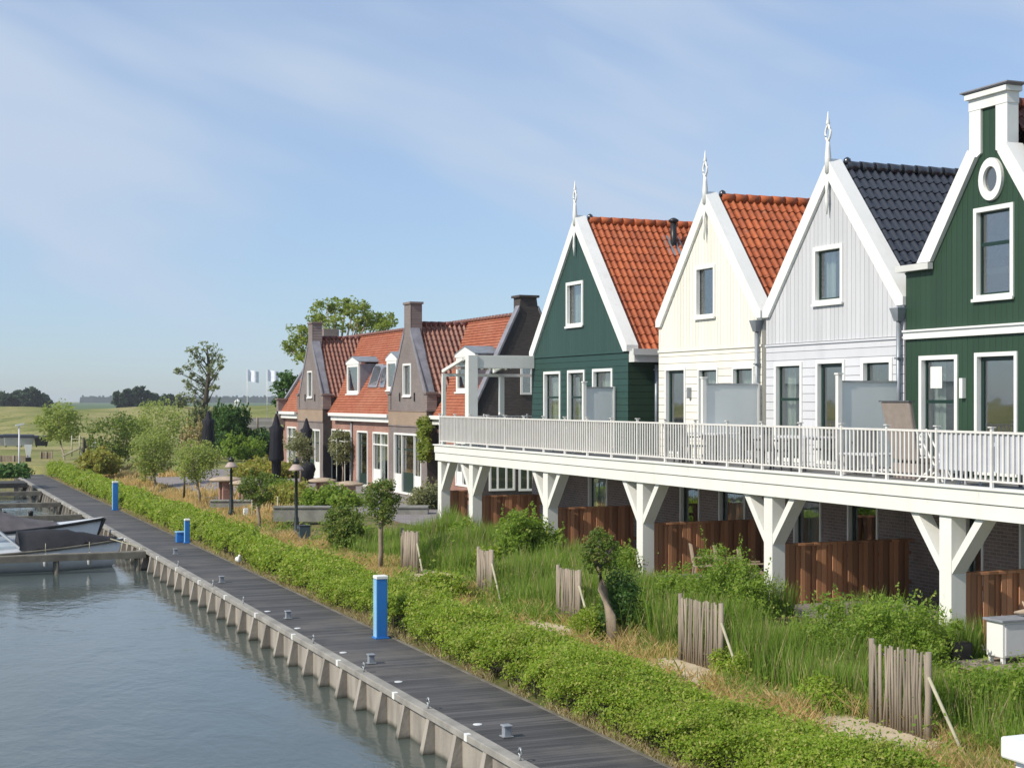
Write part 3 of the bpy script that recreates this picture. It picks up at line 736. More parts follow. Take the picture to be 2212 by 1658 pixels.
for i in range(n):
    a, b_ = 2*math.pi*i/n, 2*math.pi*(i+1)/n
    def E(t, f, X): return (X, yo+ro_y*f*math.cos(t), zo+ro_z*f*math.sin(t))
    q.quad(E(a,1,AF-.07),E(a,.6,AF-.07),E(b_,.6,AF-.07),E(b_,1,AF-.07)); q.quad(E(a,1,AF),E(a,1,AF-.07),E(b_,1,AF-.07),E(b_,1,AF)); q.quad(E(a,.6,AF),E(b_,.6,AF),E(b_,.6,AF-.07),E(a,.6,AF-.07))
ov = q.build('oval_window', M['white'], hD)
q = MB(); q.poly([(AF-.012, yo+ro_y*.62*math.cos(2*math.pi*i/n), zo+ro_z*.62*math.sin(2*math.pi*i/n)) for i in range(n)]); q.build('pane', M['glass'], ov)
q = MB(); q.poly([(AF-.004, yo+ro_y*.62*math.cos(2*math.pi*i/n), zo+ro_z*.62*math.sin(2*math.pi*i/n)) for i in range(n)]); q.build('backing', M['dark_inside'], ov)
for s_ in (1, -1):       # raking boards, neck boards
    Y_ = lambda y: yc+s_*y
    dr = yr-yc
    q = MB(); q.prism([(AF-.10, Y_(dr), zr+.02), (AF-.10, Y_(hn+.03), zn+.06), (AF-.10, Y_(hn-.20), zn-.10), (AF-.10, Y_(dr-.43), zr+.02)], (.42, 0, 0)); q.build('barge_board', M['white'], hD)
    q = MB(); q.prism([(AF-.05, Y_(hn+.025), zn+.062), (AF-.05, Y_(hn+.025), ztop-.161), (AF-.05, Y_(.22), ztop-.161), (AF-.05, Y_(.22), zn-.04), (AF-.05, Y_(hn-.20), zn-.098)], (.27, 0, 0)); q.build('neck_board', M['white'], hD)
q = MB(); q.box(AF-.06, AF+.23, yc-hn-.035, yc+hn+.035, ztop-.16, ztop+.06); q.box(AF-.13, AF+.27, yc-hn-.08, yc+hn+.08, ztop+.061, ztop+.16); q.build('neck_cap', M['white'], hD)
q = MB(); q.box(AF-.18, AF+.31, yc-hn-.17, yc+hn+.17, ztop+.20, ztop+.225)
q.hexa([(AF-.10,yc-hn-.09,ztop+.16),(AF+.25,yc-hn-.09,ztop+.16),(AF+.25,yc+hn+.09,ztop+.16),(AF-.10,yc+hn+.09,ztop+.16),(AF-.17,yc-hn-.16,ztop+.201),(AF+.30,yc-hn-.16,ztop+.201),(AF+.30,yc+hn+.16,ztop+.201),(AF-.17,yc+hn+.16,ztop+.201)]); q.build('neck_crown', M['lead'], hD)
q = MB(); q.box(AF+.02, AF+.20, yc-hn+.28, yc+hn-.28, zn-.2, ztop-.17); q.build('neck_core', M['soffit'], hD)
q = MB(); q.box(AF-.16, AF+9, yb-.02, yb+.16, ze-.10, ze+.03); q.box(AF-.16, AF-.03, yr-.45, yb-.021, ze-.10, ze+.03); q.build('gutter', M['soffit'], hD)
zt = zr+(yr-yc)*sl_
shell(hD, AF, ya, yb, DECK-.12, ze, zt, yc, 8.8, M['moss_v'])
for s_ in (1, -1): tiles(hD, (AF+.30, yc+s_*(yb-yc), ze-.05), (8.7, 0, 0), (0, -s_*(yb-yc), zt-ze+.25), M['tile_brown'])
ridge_tiles(hD, (AF+.32, yc, zt+.32), (AF+9, yc, zt+.32), M['tile_brown'])
y_, z_ = at(2083, 838, AF); MB().box(AF-.09, AF-.002, y_-.05, y_+.05, z_-.2, z_+.2).build('wall_lamp', M['white'], hD)
q = MB(); y1, z1 = at(2010, 792, AF+.09); y2, z2 = at(2035, 838, AF+.09); q.box(AF+.088, AF+.092, min(y1,y2), max(y1,y2), z2, z1); q.build('window_notice', M['white'], hD)
ground_floor(hD, ya, Yat(1955, GF)-.01, [gfr(2040, 2075), gfr(2084, 2126), gfr(2204, 2262)], (1,))
# ---------------------------------------------------------------- brick house row beyond the deck
XM, XG, YE, YL = 22.5, 22.0, 59.0, 91.4
ZE, ZR, XR = EYE-.73, EYE+3.62, 25.0
br = thing('brick_house_row', (25, 75, 1.3), 'long brick house row with two stepped gables, orange roofs and white dormers', 'house row')
def wr(px0, px1, py0, py1, X): return rect(px0, px1, py0, py1, X)
mainw = [wr(717, 758, 927, 1046, XM), wr(806, 840, 933, 1047, XM), wr(621, 641, 921, 1020, XM), wr(985, 1013, 925, 1050, XM)]
maind = [wr(772, 795, 930, 1049, XM)]
mw = wall(br, 'front_wall', M['brick_red'], [(YE,1.2),(YL,1.2),(YL,ZE),(YE,ZE)], mainw+maind, XM)
for i, r in enumerate(mainw):
    ym = (r[0]+r[1])/2
    win(br, XM, *r, fw=.09, tr=(r[3]-.62,), mul=((r[0]+(r[1]-r[0])*.3, r[1]-(r[1]-r[0])*.27) if i == 0 else (ym,)), panel=.75 if i < 2 else .6, curtain=1, sash=None, sill=False,
        pspans=[(r[0], r[0]+(r[1]-r[0])*.3), (r[1]-(r[1]-r[0])*.27, r[1])] if i == 0 else [(ym, r[1])])
for r in maind: win(br, XM, *r, fw=.09, tr=(r[3]-.62,), curtain=0, name='door', sill=False, glaze_door=True)
q = MB(); q.box(XM+.01, XM+5, YL-.25, YL, 1.2, ZE); q.prism([(XM-.08,YL,ZE-.1),(XR,YL,ZR+.2),(2*XR-XM,YL,ZE-.1)], (0,-.25,0)); q.build('side_wall', M['brick_grey'], br)
q = MB(); q.box(2*XR-XM-.15, 2*XR-XM, YE+.3, YL-.3, 1.2, ZE); q.build('rear_wall', M['brick_red'], br)
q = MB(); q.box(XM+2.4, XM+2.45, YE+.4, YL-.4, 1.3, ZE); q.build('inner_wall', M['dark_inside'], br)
# main roof of flat tiles with modelled courses
def flat_roof(parent, y0, y1, xe, ze, xr, zr, m):
    q = MB(); n = 34; dx, dz = (xr-xe)/n, (zr-ze)/n; nrm = Vector((-dz, 0, dx)).normalized()*(1 if xr > xe else -1)
    if nrm.z < 0: nrm = -nrm
    for i in range(n):
        a = Vector((xe+dx*i, 0, ze+dz*i)); b = Vector((xe+dx*(i+1), 0, ze+dz*(i+1)))
        lo, hi = a+nrm*.045, b+nrm*.012
        q.quad((lo.x,y0,lo.z),(lo.x,y1,lo.z),(hi.x,y1,hi.z),(hi.x,y0,hi.z)); q.quad((a.x,y0,a.z),(a.x,y1,a.z),(lo.x,y1,lo.z),(lo.x,y0,lo.z))
    return q.build('roof', m, parent)
flat_roof(br, YE+.3, YL-.25, XM-.28, ZE-.02, XR, ZR, M['plain_tile'])
flat_roof(br, YE+.3, YL-.25, 2*XR-XM+.28, ZE-.02, XR, ZR, M['plain_tile'])
q = MB()
for y in np.arange(YE+.35, YL-.4, .4): q.tube([(XR, y, ZR+.03), (XR, y+.42, ZR+.03)], [.12, .11], 8)
q.build('ridge', M['tile_rust'], br)
def gable(pxl, pxr, cw, label=None):
    y1, y0 = Yat(pxl, XG), Yat(pxr, XG); ym = (y0+y1)/2; zs = EYE+.27; za = EYE+3.25; zc_ = EYE+4.35 if pxl > 800 else EYE+4.25
    return y0, y1, ym, zs, za, zc_
for gi, (pl, pr, up, lowr, mul) in enumerate([(840.5, 922.5, (871, 888.5, 785, 856), (852, 911, 935.5, 1071), (868, 895)), (644, 698, (664.5, 675, 801, 859), (655, 692, 926, 1040), (667, 680))]):
    y0, y1, ym, zs, za, zch = gable(pl, pr, .45)
    ru = rect(*up, XG); rl = rect(lowr[0], lowr[1], lowr[2], lowr[3], XG, 1.36)
    c = .46
    wall(br, 'gable_wall', M['brick_grey'], [(y0,1.2),(y1,1.2),(y1,zs),(ym+c,za),(ym+c,zch),(ym-c,zch),(ym-c,za),(y0,zs)], [ru, rl], XG, .12)
    win(br, XG, *ru, fw=.09, sash=None, curtain=0)
    m0, m1 = Yat(mul[0], XG), Yat(mul[1], XG)
    win(br, XG, *rl, fw=.09, tr=(rl[3]-.75,), mul=(m0, m1), curtain=0, sash='door_green', panel=.9, sill=False, pspans=[(rl[0], m1), (m0, rl[1])])
    MB().box(XG+.06, XG+.09, m1+.04, m0-.04, 1.45, 2.35).build('door', M['door_green'], br)
    for yy, s_ in ((y0, 1), (y1, -1)):
        MB().box(XG+.02, XM+.3, min(yy, yy+s_*.25), max(yy, yy+s_*.25), 1.2, zs-.06).build('gable_side', M['brick_dark_x'], br)
    for yy, s_ in ((y0, 1), (y1, -1)):
        q = MB()
        q.box(XG-.04, XG+.42, min(yy-s_*.10, yy+s_*.34), max(yy-s_*.10, yy+s_*.34), zs-.75, zs)
        q.box(XG-.10, XG+.48, min(yy-s_*.16, yy+s_*.38), max(yy-s_*.16, yy+s_*.38), zs+.001, zs+.10)
        q.build('corner_pier', M['brick_dark'], br)
    q = MB(); q.box(XG+.01, XG+.55, ym-c+.01, ym+c-.01, za-.3, zch-.01); q.box(XG-.05, XG+.6, ym-c-.06, ym+c+.06, zch, zch+.10); q.build('chimney', M['brick_dark'], br)
    for yy, s_ in ((y0+.2, 1), (y1-.2, -1)):
        q = MB()
        q.prism([(XG-.03, yy, zs+.10), (XG-.03, ym-s_*c, za+.02), (XG-.03, ym-s_*c, za-.28), (XG-.03, yy+s_*.12, zs-.05)], (.46, 0, 0))
        q.build('coping', M['lead'], br)
    q = MB(); zb1 = ZE+.22; q.box(XG-.035, XG-.001, y0, y1, zb1-.62, zb1); q.build('tan_band', M['brick_tan'], br)
    q = MB(); q.box(XG-.06, XG-.001, y0, y1, zb1+.001, zb1+.07); q.box(XG-.05, XG-.001, y0, y1, zb1-.69, zb1-.621); q.build('string_course', M['brick_dark'], br)
    for yy in (ym-1.05, ym+1.05): MB().box(XG-.05, XG-.001, yy-.035, yy+.035, zs-.32, zs+.06).build('wall_anchor', M['black'], br)
    rz = EYE+3.42
    tiles(br, (XG+.40, y0-.05, zs-.15), (2.55, 0, 0), (0, ym-y0+.05, rz-zs+.15), M['tile_rust'], roll=.235, amp=.075)
    tiles(br, (XG+.40, y1+.05, zs-.15), (2.55, 0, 0), (0, ym-y1-.05, rz-zs+.15), M['tile_rust'], roll=.235, amp=.075)
    ridge_tiles(br, (XG+.4, ym, rz+.06), (XR-.1, ym, rz+.06), M['tile_brown'], .12)
# gutters and downpipe
for a, b_ in ((Yat(840, XM-.3), Yat(713, XM-.3)), (Yat(640, XM-.3), YL), (YE-.2, Yat(925, XM-.3))):
    q = MB(); q.box(XM-.42, XM-.265, a, b_, ZE-.10, ZE+.06); q.box(XM-.266, XM-.002, a+.001, b_-.001, ZE-.34, ZE-.09); q.build('gutter', M['white'], br)
pipe(br, XM-.07, Yat(762, XM), 1.3, ZE-.35, .05, False)
# dormers: white pediment front, zinc saddle roof running back into the tiles
def dormer(px0, px1, py0, py1, pyp, lab=None):
    za = Zat(py1, 23.15, Yat(px0, 23.15)); X = XM-.28+(za-ZE)/(ZR-ZE)*(XR-XM+.28)-.06
    y1, y0 = Yat(px0, X), Yat(px1, X); ym = (y0+y1)/2; zb = Zat(py1, X, ym); ze_ = Zat(pyp, X, ym); zp = Zat(py0, X, ym)
    d_ = MB(); d_.ring(X, X+.10, y0, y1, zb, ze_, .16); d_.prism([(X-.02,y0-.12,ze_-.02),(X-.02,y1+.12,ze_-.02),(X-.02,y1+.12,ze_+.1),(X-.02,ym,zp),(X-.02,y0-.12,ze_+.1)], (.14,0,0))
    d_.box(X-.07, X+.0, y0-.06, y1+.06, zb-.07, zb)
    o = d_.build('dormer', M['white'], br)
    MB().box(X+.05, X+.06, y0+.16, y1-.16, zb+.16, ze_-.16).build('pane', M['glass'], o)
    q = MB(); q.box(X+.11, X+1.6, y0, y0+.06, zb, ze_); q.box(X+.11, X+1.6, y1-.06, y1, zb, ze_); q.box(X+.5, X+.52, y0+.07, y1-.07, zb+.05, ze_); q.build('cheek', M['lead'], o)
    q = MB()
    for s_, yy in ((1, y0-.14), (-1, y1+.14)):
        q.hexa([(X-.03,yy,ze_+.08),(X-.03,ym,zp+.02),(X+1.9,ym,zp+.02),(X+1.9,yy,ze_+.08),(X-.03,yy,ze_+.13),(X-.03,ym,zp+.07),(X+1.9,ym,zp+.07),(X+1.9,yy,ze_+.13)])
    q.build('dormer_roof', M['grey_zinc'], o)
dormer(749, 774, 772, 850, 786)
dormer(985, 1025, 750, 846, 770)
dormer(835, 856, 762, 842, 778)
def roofwin(px0, px1, py0, py1):
    q = MB(); pts = []
    for px, py in ((px0, py1), (px0+.55*(px1-px0), py1), (px1, py0), (px0+.45*(px1-px0), py0)):
        X = 23.6
        for _ in range(8):
            Y = Yat(px, X); z = Zat(py, X, Y); X = XM-.28+(z-ZE+.02)/(ZR-ZE+.02)*(XR-XM+.28)
        pts.append(Vector((X-.07, Y, z+.04)))
    n_ = (pts[1]-pts[0]).cross(pts[3]-pts[0]).normalized()
    if n_.x > 0: n_ = -n_
    for p in pts: p += n_*.02
    q.prism(pts, -n_*.12); o = q.build('roof_window', M['lead'], br)
    c_ = sum(pts, Vector())/4
    MB().poly([c_+(p-c_)*.82+n_*.006 for p in pts]).build('pane', M['glass'], o)
roofwin(797, 832, 788, 838); roofwin(822, 842, 790, 838)
# dark end wall with chimney, facing the deck
XB = 2*XR-XM
q = MB(); q.prism([(XM-.06,YE,1.2),(XB+.06,YE,1.2),(XB+.06,YE,ZE+.1),(XR+.42,YE,ZR+.25),(XR+.36,YE,EYE+4.3),(XR-.36,YE,EYE+4.3),(XR-.42,YE,ZR+.25),(XM-.06,YE,ZE+.1)], (0,.32,0)); q.build('end_wall', M['brick_dark_x'], br)
q = MB(); q.box(XR-.37, XR+.37, YE+.321, YE+.75, ZR-.2, EYE+4.295); q.box(XR-.46, XR+.46, YE-.08, YE+.82, EYE+4.301, EYE+4.40); q.build('chimney', M['brick_dark_x'], br)
for s_ in (-1, 1):
    q = MB(); q.prism([(XR+s_*2.60,YE-.06,ZE+.02),(XR+s_*2.60,YE-.06,ZE+.20),(XR+s_*.44,YE-.06,ZR+.34),(XR+s_*.44,YE-.06,ZR+.16)], (0,.44,0))
    q.build('coping', M['lead'], br)
def winY(parent, Y, x0, x1, z0, z1, fw=.07, mul=1, frame='white', name='window'):
    q = MB(); q.box(x0,x1,Y-.05,Y-.001,z0,z0+fw); q.box(x0,x1,Y-.05,Y-.001,z1-fw,z1); q.box(x0,x0+fw,Y-.05,Y-.001,z0+fw,z1-fw); q.box(x1-fw,x1,Y-.05,Y-.001,z0+fw,z1-fw)
    for i in range(1, mul): xx = x0+(x1-x0)*i/mul; q.box(xx-.035,xx+.035,Y-.048,Y-.001,z0+fw,z1-fw)
    o = q.build(name, M[frame], parent)
    MB().box(x0+fw, x1-fw, Y-.018, Y-.012, z0+fw, z1-fw).build('pane', M['glass'], o)
    MB().box(x0+fw, x1-fw, Y-.008, Y-.004, z0+fw, z1-fw).build('backing', M['dark_inside'], o)
xa, xb_ = Xat(1124, YE), Xat(1150, YE); winY(br, YE, xa, xb_, Zat(852, xa, YE), Zat(790, xa, YE), .09)
xa, xb_ = Xat(1056, YE), Xat(1112, YE); winY(br, YE, xa, xb_, Zat(1060, xa, YE), Zat(1000, xa, YE), .09, 3)
xa, xb_ = Xat(1120, YE), Xat(1160, YE); winY(br, YE, xa, xb_, Zat(1060, xa, YE), Zat(1000, xa, YE), .09, 2)
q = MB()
q.prism([(XR+.44,YE-.03,ZR+.14),(XR-.44,YE-.03,ZR+.14),(XR-2.52,YE-.03,ZE+.02),(XR-2.28,YE-.03,ZE+.02)][1:3]+[(XR-2.22,YE-.03,ZE+.02),(XR-.30,YE-.03,ZR-.12)], (0,.028,0)); q.build('shade_band', M['black'], br)  # black strip below the coping, its shade painted as colour
q = MB(); q.prism([(XM-.35,YL+.05,ZE+.0),(XM-.35,YL+.05,ZE+.22),(XR,YL+.05,ZR+.34),(XR,YL+.05,ZR+.10)], (0,-.36,0)); q.build('coping', M['lead'], br)
q = MB(); q.box(XM-.42, XM+.05, YL-.42, YL+.10, ZE-.75, ZE+.75); q.box(XM-.50, XM+.1, YL-.48, YL+.16, ZE+.749, ZE+.85); q.build('corner_pier', M['brick_dark'], br)
# small dark chimney behind the left gable
xa = 26.6; ya = Yat(711, xa); MB().box(xa-.5, xa+.5, ya-.55, ya+.55, ZE+1, Zat(711, xa, ya)).build('chimney', M['brick_dark'], br)

# ---------------------------------------------------------------- raised deck on white posts
XD = 17.3; YD0, YD1 = 9.0, 48.9
dk = thing('raised_deck', (18.5, 30, 1.3), 'long white raised deck on braced posts in front of the houses', 'deck')
q = MB(); q.box(XD+.02, AF-.001, YD0, 46.55, DECK-.08, DECK); q.box(XD+.02, 22.2, 46.551, YD1-.02, DECK-.08, DECK); q.build('floor', M['deck_floor'], dk)
q = MB(); q.box(XD-.06, XD+.0, YD0, YD1, DECK-.23, DECK+.002); q.build('fascia_board', M['white_post'], dk, .006)
q = MB(); q.box(XD-.03, XD+.0, YD0, YD1, DECK-.50, DECK-.245); q.build('fascia_board', M['white_post'], dk, .006)
q = MB(); q.box(XD-.10, XD+.22, YD0, YD1+.04, DECK+.003, DECK+.045); q.build('edge_trim', M['white_post'], dk, .006)
q = MB(); q.box(XD, 22.2, YD1-.019, YD1+.03, DECK-.50, DECK+.0); q.build('fascia_board', M['white_post'], dk)
q = MB(); q.box(XD+.012, GF-.02, YD0, 46.5, DECK-.30, DECK-.09); q.box(XD+.012, 22.1, 46.501, YD1-.03, DECK-.30, DECK-.09); q.build('soffit', M['soffit'], dk)
q = MB(); q.box(XD+.001, XD+.30, YD0, YD1-.03, DECK-.50, DECK-.301); q.build('edge_beam', M['white_post'], dk)
PY = [48.62, 45.65, 39.7, 33.85, 27.9, 22.05, 16.2]
for i, y in enumerate(PY):
    q = MB(); q.box(XD+.03, XD+.36, y-.165, y+.165, 1.25 if i else 1.62, DECK-.501); po = q.build('support_post', M['white_post'], dk, .012)
    for s_ in (-1, 1):
        if i == 0 and s_ == 1: continue
        q = MB(); x0_, x1_ = XD+.05, XD+.34; ya_, yb_ = y+s_*.165, y+s_*1.02; z1 = DECK-.502
        q.prism([(x0_, ya_, z1-1.02), (x0_, ya_, z1-.79), (x0_, yb_-s_*.215, z1), (x0_, yb_, z1)], (x1_-x0_, 0, 0)); q.build('brace', M['white_post'], po)
    if i == 0: MB().box(XD-.02, XD+.42, y-.22, y+.22, 1.2, 1.619).build('brick_base', M['brick_dark'], po)
# railing
step = 1.463; ny_ = 27; XP = XD+.06
q = MB(); q.box(XP-.025, XP+.025, 48.65-.025, 48.65+.025, DECK+.046, DECK+1.06); q.box(XP-.05, XP+.05, 48.65-.05, 48.65+.05, DECK+1.061, DECK+1.08); rp = q.build('railing_post', M['rail_white'], dk)
q = MB(); ya_, yb_ = 48.65-step+.03, 48.65-.03
q.box(XP-.02, XP+.02, ya_, yb_, DECK+.96, DECK+1.0); q.box(XP-.018, XP+.018, ya_, yb_, DECK+.14, DECK+.17)
for j in range(1, 11): y = ya_+(yb_-ya_)*j/11; q.box(XP-.012, XP+.012, y-.0195, y+.0195, DECK+.171, DECK+.959)
pn = q.build('railing_panel', M['rail_white'], dk)
q = MB(); q.box(XP+.024, XP+.030, ya_+.01, yb_-.01, DECK+.175, DECK+.955); inf = q.build('infill_sheet', M['screen_cloth'], dk)
for i in range(1, 9): rep(inf, (0, -step*i, 0))
q = MB(); q.box(XP+.024, XP+.030, ya_+.01-15*step, yb_-.01-15*step, DECK+.30, DECK+.955); inf2 = q.build('infill_sheet', M['pale_cloth'], dk)
rep(inf2, (0, -.0-1*step, 0)) if False else None
inf2.location.y += (15-18)*step+0.0
for i in (1, 2): rep(inf2, (0, -step*i, 0))
for i in range(1, ny_):
    rep(rp, (0, -step*i, 0)); rep(pn, (0, -step*i, 0))
for i in range(3):
    q = MB(); x0_, x1_ = XP+.05+i*1.6, XP+.05+i*1.6+1.5; y = 48.65
    q.box(x0_, x1_, y-.02, y+.02, DECK+.96, DECK+1.0); q.box(x0_, x1_, y-.018, y+.018, DECK+.14, DECK+.17)
    for j in range(1, 11): xx = x0_+(x1_-x0_)*j/11; q.box(xx-.012, xx+.012, y-.011, y+.011, DECK+.171, DECK+.959)
    q.box(x1_+.025, x1_+.075, y-.025, y+.025, DECK+.001, DECK+1.06)
    q.build('railing_panel', M['rail_white'], dk)

# pergola with a sloping glass roof at the far end of the deck
pg = thing('pergola', (19, 47.7, DECK), 'white pergola frame with sloping roof bars at the far end of the deck', 'pergola')
y0, y1 = 46.78, 48.72; zt0 = Zat(767, 17.75, y0); zt1 = Zat(813, 17.55, y1)
MB().box(17.62, 17.95, y0-.16, y0+.16, DECK, zt0).build('post', M['white_post'], pg, .008)
MB().box(17.46, 17.58, y1-.06, y1+.06, DECK, zt1).build('post', M['white_post'], pg)
x2 = Xat(1083, y1); MB().box(x2-.08, x2+.08, y1-.08, y1+.08, DECK, zt1).build('post', M['white_post'], pg)
MB().box(17.951, AF-.02, y0-.12, y0+.12, zt0-.42, zt0).build('beam', M['white_post'], pg, .008)
MB().box(17.46, 22.0, y1-.05, y1+.05, zt1+.001, zt1+.10).build('beam', M['white_post'], pg)
for x in (17.54, 19.4):
    MB().bar((x, y0+.12, zt0-.12), (x, y1+.15, zt1+.18), .08, .10).build('rafter', M['white_post'], pg)
MB().hexa([(17.7,y0+.14,zt0-.08),(AF-.1,y0+.14,zt0-.08),(AF-.1,y1,zt1+.24),(17.7,y1,zt1+.24),(17.7,y0+.14,zt0-.07),(AF-.1,y0+.14,zt0-.07),(AF-.1,y1,zt1+.25),(17.7,y1,zt1+.25)]).build('glass_roof', M['glass'], pg)

# privacy screens between the terraces
def screen(pxr, pxl, pyt, lab):
    Y = Yat(pxr, AF-.05); xl = Xat(pxl, Y); zt_ = Zat(pyt, (xl+AF)/2, Y)
    t = thing('privacy_screen', ((xl+AF)/2, Y, DECK), lab, 'screen', 'glass privacy screens between the terraces')
    q = MB(); q.box(xl-.05, xl+.05, Y-.05, Y+.05, DECK, zt_+.14); q.box(xl-.07, xl+.07, Y-.07, Y+.07, zt_+.135, zt_+.17); q.build('post', M['white_post'], t)
    MB().box(AF-.11, AF-.05, Y-.03, Y+.03, DECK, zt_+.02).build('post', M['white_post'], t)
    q = MB(); q.box(xl+.051, AF-.111, Y-.025, Y+.025, zt_-.03, zt_+.01); q.box(xl+.051, AF-.111, Y-.025, Y+.025, DECK+.08, DECK+.12); q.build('frame', M['galvanised'], t)
    MB().box(xl+.06, AF-.12, Y-.006, Y+.006, DECK+.121, zt_-.031).build('pane', M['frosted'], t)
screen(1328, 1262, 836, 'frosted privacy screen in front of the teal house')
screen(1641, 1520, 829, 'frosted privacy screen in front of the cream house')
screen(1944, 1812, 823, 'frosted privacy screen between the pale grey and moss green houses')

# furniture on the deck
def table(x, y, L, Wd, h, top, leg, lab, group='tables on the raised deck', z=DECK, nm='garden_table'):
    t = thing(nm, (x, y, z), lab, 'table', group)
    MB().box(x-Wd/2, x+Wd/2, y-L/2, y+L/2, z+h-.04, z+h).build('table_top', M[top], t, .008)
    for sx in (-1, 1):
        for sy in (-1, 1): MB().box(x+sx*(Wd/2-.07)-.025, x+sx*(Wd/2-.07)+.025, y+sy*(L/2-.1)-.025, y+sy*(L/2-.1)+.025, z, z+h-.041).build('leg', M[leg], t)
    return t
def chair(x, y, rz, m, lab, group='chairs on the raised deck', z=DECK, first=[None]):
    t = thing('garden_chair', (x, y, z), lab, 'chair', group, rz if rz else 1e-6)
    MB().box(-.23, .23, -.24, .24, .42, .46).build('seat', M[m], t, .01)
    MB().hexa([(-.23,.22,.461),(.23,.22,.461),(.23,.25,.461),(-.23,.25,.461),(-.22,.30,.95),(.22,.30,.95),(.22,.33,.95),(-.22,.33,.95)]).build('backrest', M[m], t)
    for sx in (-1, 1):
        MB().bar((sx*.20, -.20, 0), (sx*.20, -.20, .42), .03, .03).build('leg', M[m], t)
        MB().bar((sx*.20, .26, 0), (sx*.20, .22, .42), .03, .03).build('leg', M[m], t)
        MB().box(sx*.25-.02, sx*.25+.02, -.22, .24, .64, .67).build('armrest', M[m], t)
    return t
XF = 18.6
def dy(px): return Yat(px, XF)
table(XF, dy(1722), 1.9, .85, .74, 'table_pale', 'chair_grey', 'pale dining table on the deck in front of the grey house')
chair(XF-.75, dy(1700), math.pi/2, 'chair_grey', 'dark chair on the water side of the pale dining table, farther from the camera')
chair(XF-.75, dy(1745), math.pi/2, 'chair_grey', 'dark chair on the water side of the pale dining table, nearer the camera')
chair(XF+.8, dy(1722), -math.pi/2, 'chair_grey', 'dark chair between the pale dining table and the grey house')
table(XF, dy(1540), 1.8, .85, .74, 'table_pale', 'chair_grey', 'pale dining table on the deck in front of the cream house')
chair(XF-.75, dy(1556), math.pi/2, 'chair_grey', 'dark chair in front of the cream house, nearer the camera')
chair(XF-.75, dy(1526), math.pi/2, 'chair_grey', 'dark chair in front of the cream house, farther from the camera')
table(XF+.1, dy(1880), 1.2, .9, .45, 'table_pale', 'rail_white', 'low pale table on the deck below the last privacy screen')
chair(XF+.3, dy(1843), 2.6, 'chair_grey', 'dark chair beside the low pale table')
table(XF+.2, dy(2160), 1.7, .9, .74, 'table_pale', 'chair_grey', 'pale dining table on the deck in front of the moss green house')
chair(XF-.6, dy(2140), math.pi/2, 'table_pale', 'pale chair at the dining table in front of the moss green house')
table(XF, dy(1240), 1.6, .85, .74, 'table_pale', 'rail_white', 'pale table on the deck in front of the teal house')
# white folding chair
x, y = XF-.2, Yat(2022, XF-.2)
t = thing('folding_chair', (x, y, DECK), 'white slatted folding chair behind the railing beside the taupe chair', 'chair', None, 0.5)
q = MB()
for i in range(5): q.box(-.22, .22, -.22+.095*i, -.15+.095*i, .44, .46)
q.build('seat', M['white'], t)
q = MB()
for i in range(4): q.box(-.22, .22, .26+.006*i, .28+.006*i, .62+.09*i, .68+.09*i)
q.build('backrest', M['white'], t)
for sx in (-1, 1):
    MB().bar((sx*.23, -.24, 0), (sx*.23, .30, .98), .03, .03).build('leg', M['white'], t)
    MB().bar((sx*.20, .30, 0), (sx*.20, -.22, .44), .03, .03).build('leg', M['white'], t)
# tall taupe hooded beach chair seen from behind
X_ = 18.5; yA, yB = Yat(1928, X_), Yat(1991, X_); yc_ = (yA+yB)/2; zt_ = Zat(868, X_, yc_); hw = (yA-yB)/2
t = thing('lounge_chair', (X_, yc_, DECK), 'tall taupe fabric lounge chair with flared back beside the folding chair', 'lounge chair')
q = MB(); q.hexa([(X_-.05,yc_-hw*.8,DECK+.35),(X_+.08,yc_-hw*.8,DECK+.35),(X_+.08,yc_+hw*.8,DECK+.35),(X_-.05,yc_+hw*.8,DECK+.35),(X_-.30,yc_-hw,zt_),(X_-.20,yc_-hw,zt_),(X_-.20,yc_+hw,zt_),(X_-.30,yc_+hw,zt_)]); q.build('backrest', M['taupe'], t, .03)
q = MB(); q.box(X_-.32, X_-.18, yc_-hw-.02, yc_+hw+.02, zt_+.001, zt_+.03); q.build('top_rim', M['chair_grey'], t)
MB().box(X_+.081, X_+.75, yc_-hw*.8, yc_+hw*.8, DECK+.30, DECK+.44).build('seat', M['taupe'], t, .03)
MB().box(X_-.05, X_+.72, yc_-hw*.78, yc_+hw*.78, DECK+.002, DECK+.299).build('base', M['taupe'], t)

# board fences under the deck
def fence(i, px0, px1, pyt, lab):
    y = PY[i]; x0 = XD+.40; x1 = Xat(px1, y-.05); x1 = min(x1, GF-.02); zt_ = 2.60
    t = thing('board_fence', ((x0+x1)/2, y, 1.3), lab, 'fence', 'brown board fences under the deck')
    q = MB(); n = int((x1-x0)/.20)
    for k in range(n):
        f = 0 if k % 2 else .065
        q.box(x0+.20*k-.012, x0+.20*k+.20+.012, y-.045-f+.001*(k%3), y-.02-f+.001*(k%3), 1.27, zt_-.05)
    q.build('boards', M['fence_brown'], t)
    MB().box(x0-.03, x1, y-.13, y+.03, zt_-.049, zt_).build('cap_rail', M['fence_brown'], t)
    for zr_ in (1.6, 2.25): MB().box(x0, x1, y-.019, y+.02, zr_, zr_+.08).build('rail', M['fence_brown'], t)
for i, (a, b_, lb) in enumerate([(970, 1013, 'brown board fence behind the last deck post at the far end'), (1048, 1172, 'brown board fence under the deck, second from the far end'),
        (1210, 1380, 'brown board fence under the deck behind the big shrub'), (1420, 1654, 'brown board fence under the deck behind the pale garden chairs'),
        (1702, 1972, 'brown board fence under the deck with sunlit patches and full height in view'), (2092, 2300, 'brown board fence behind the white garden cabinet')]):
    fence(i, a, b_, 0, lb)
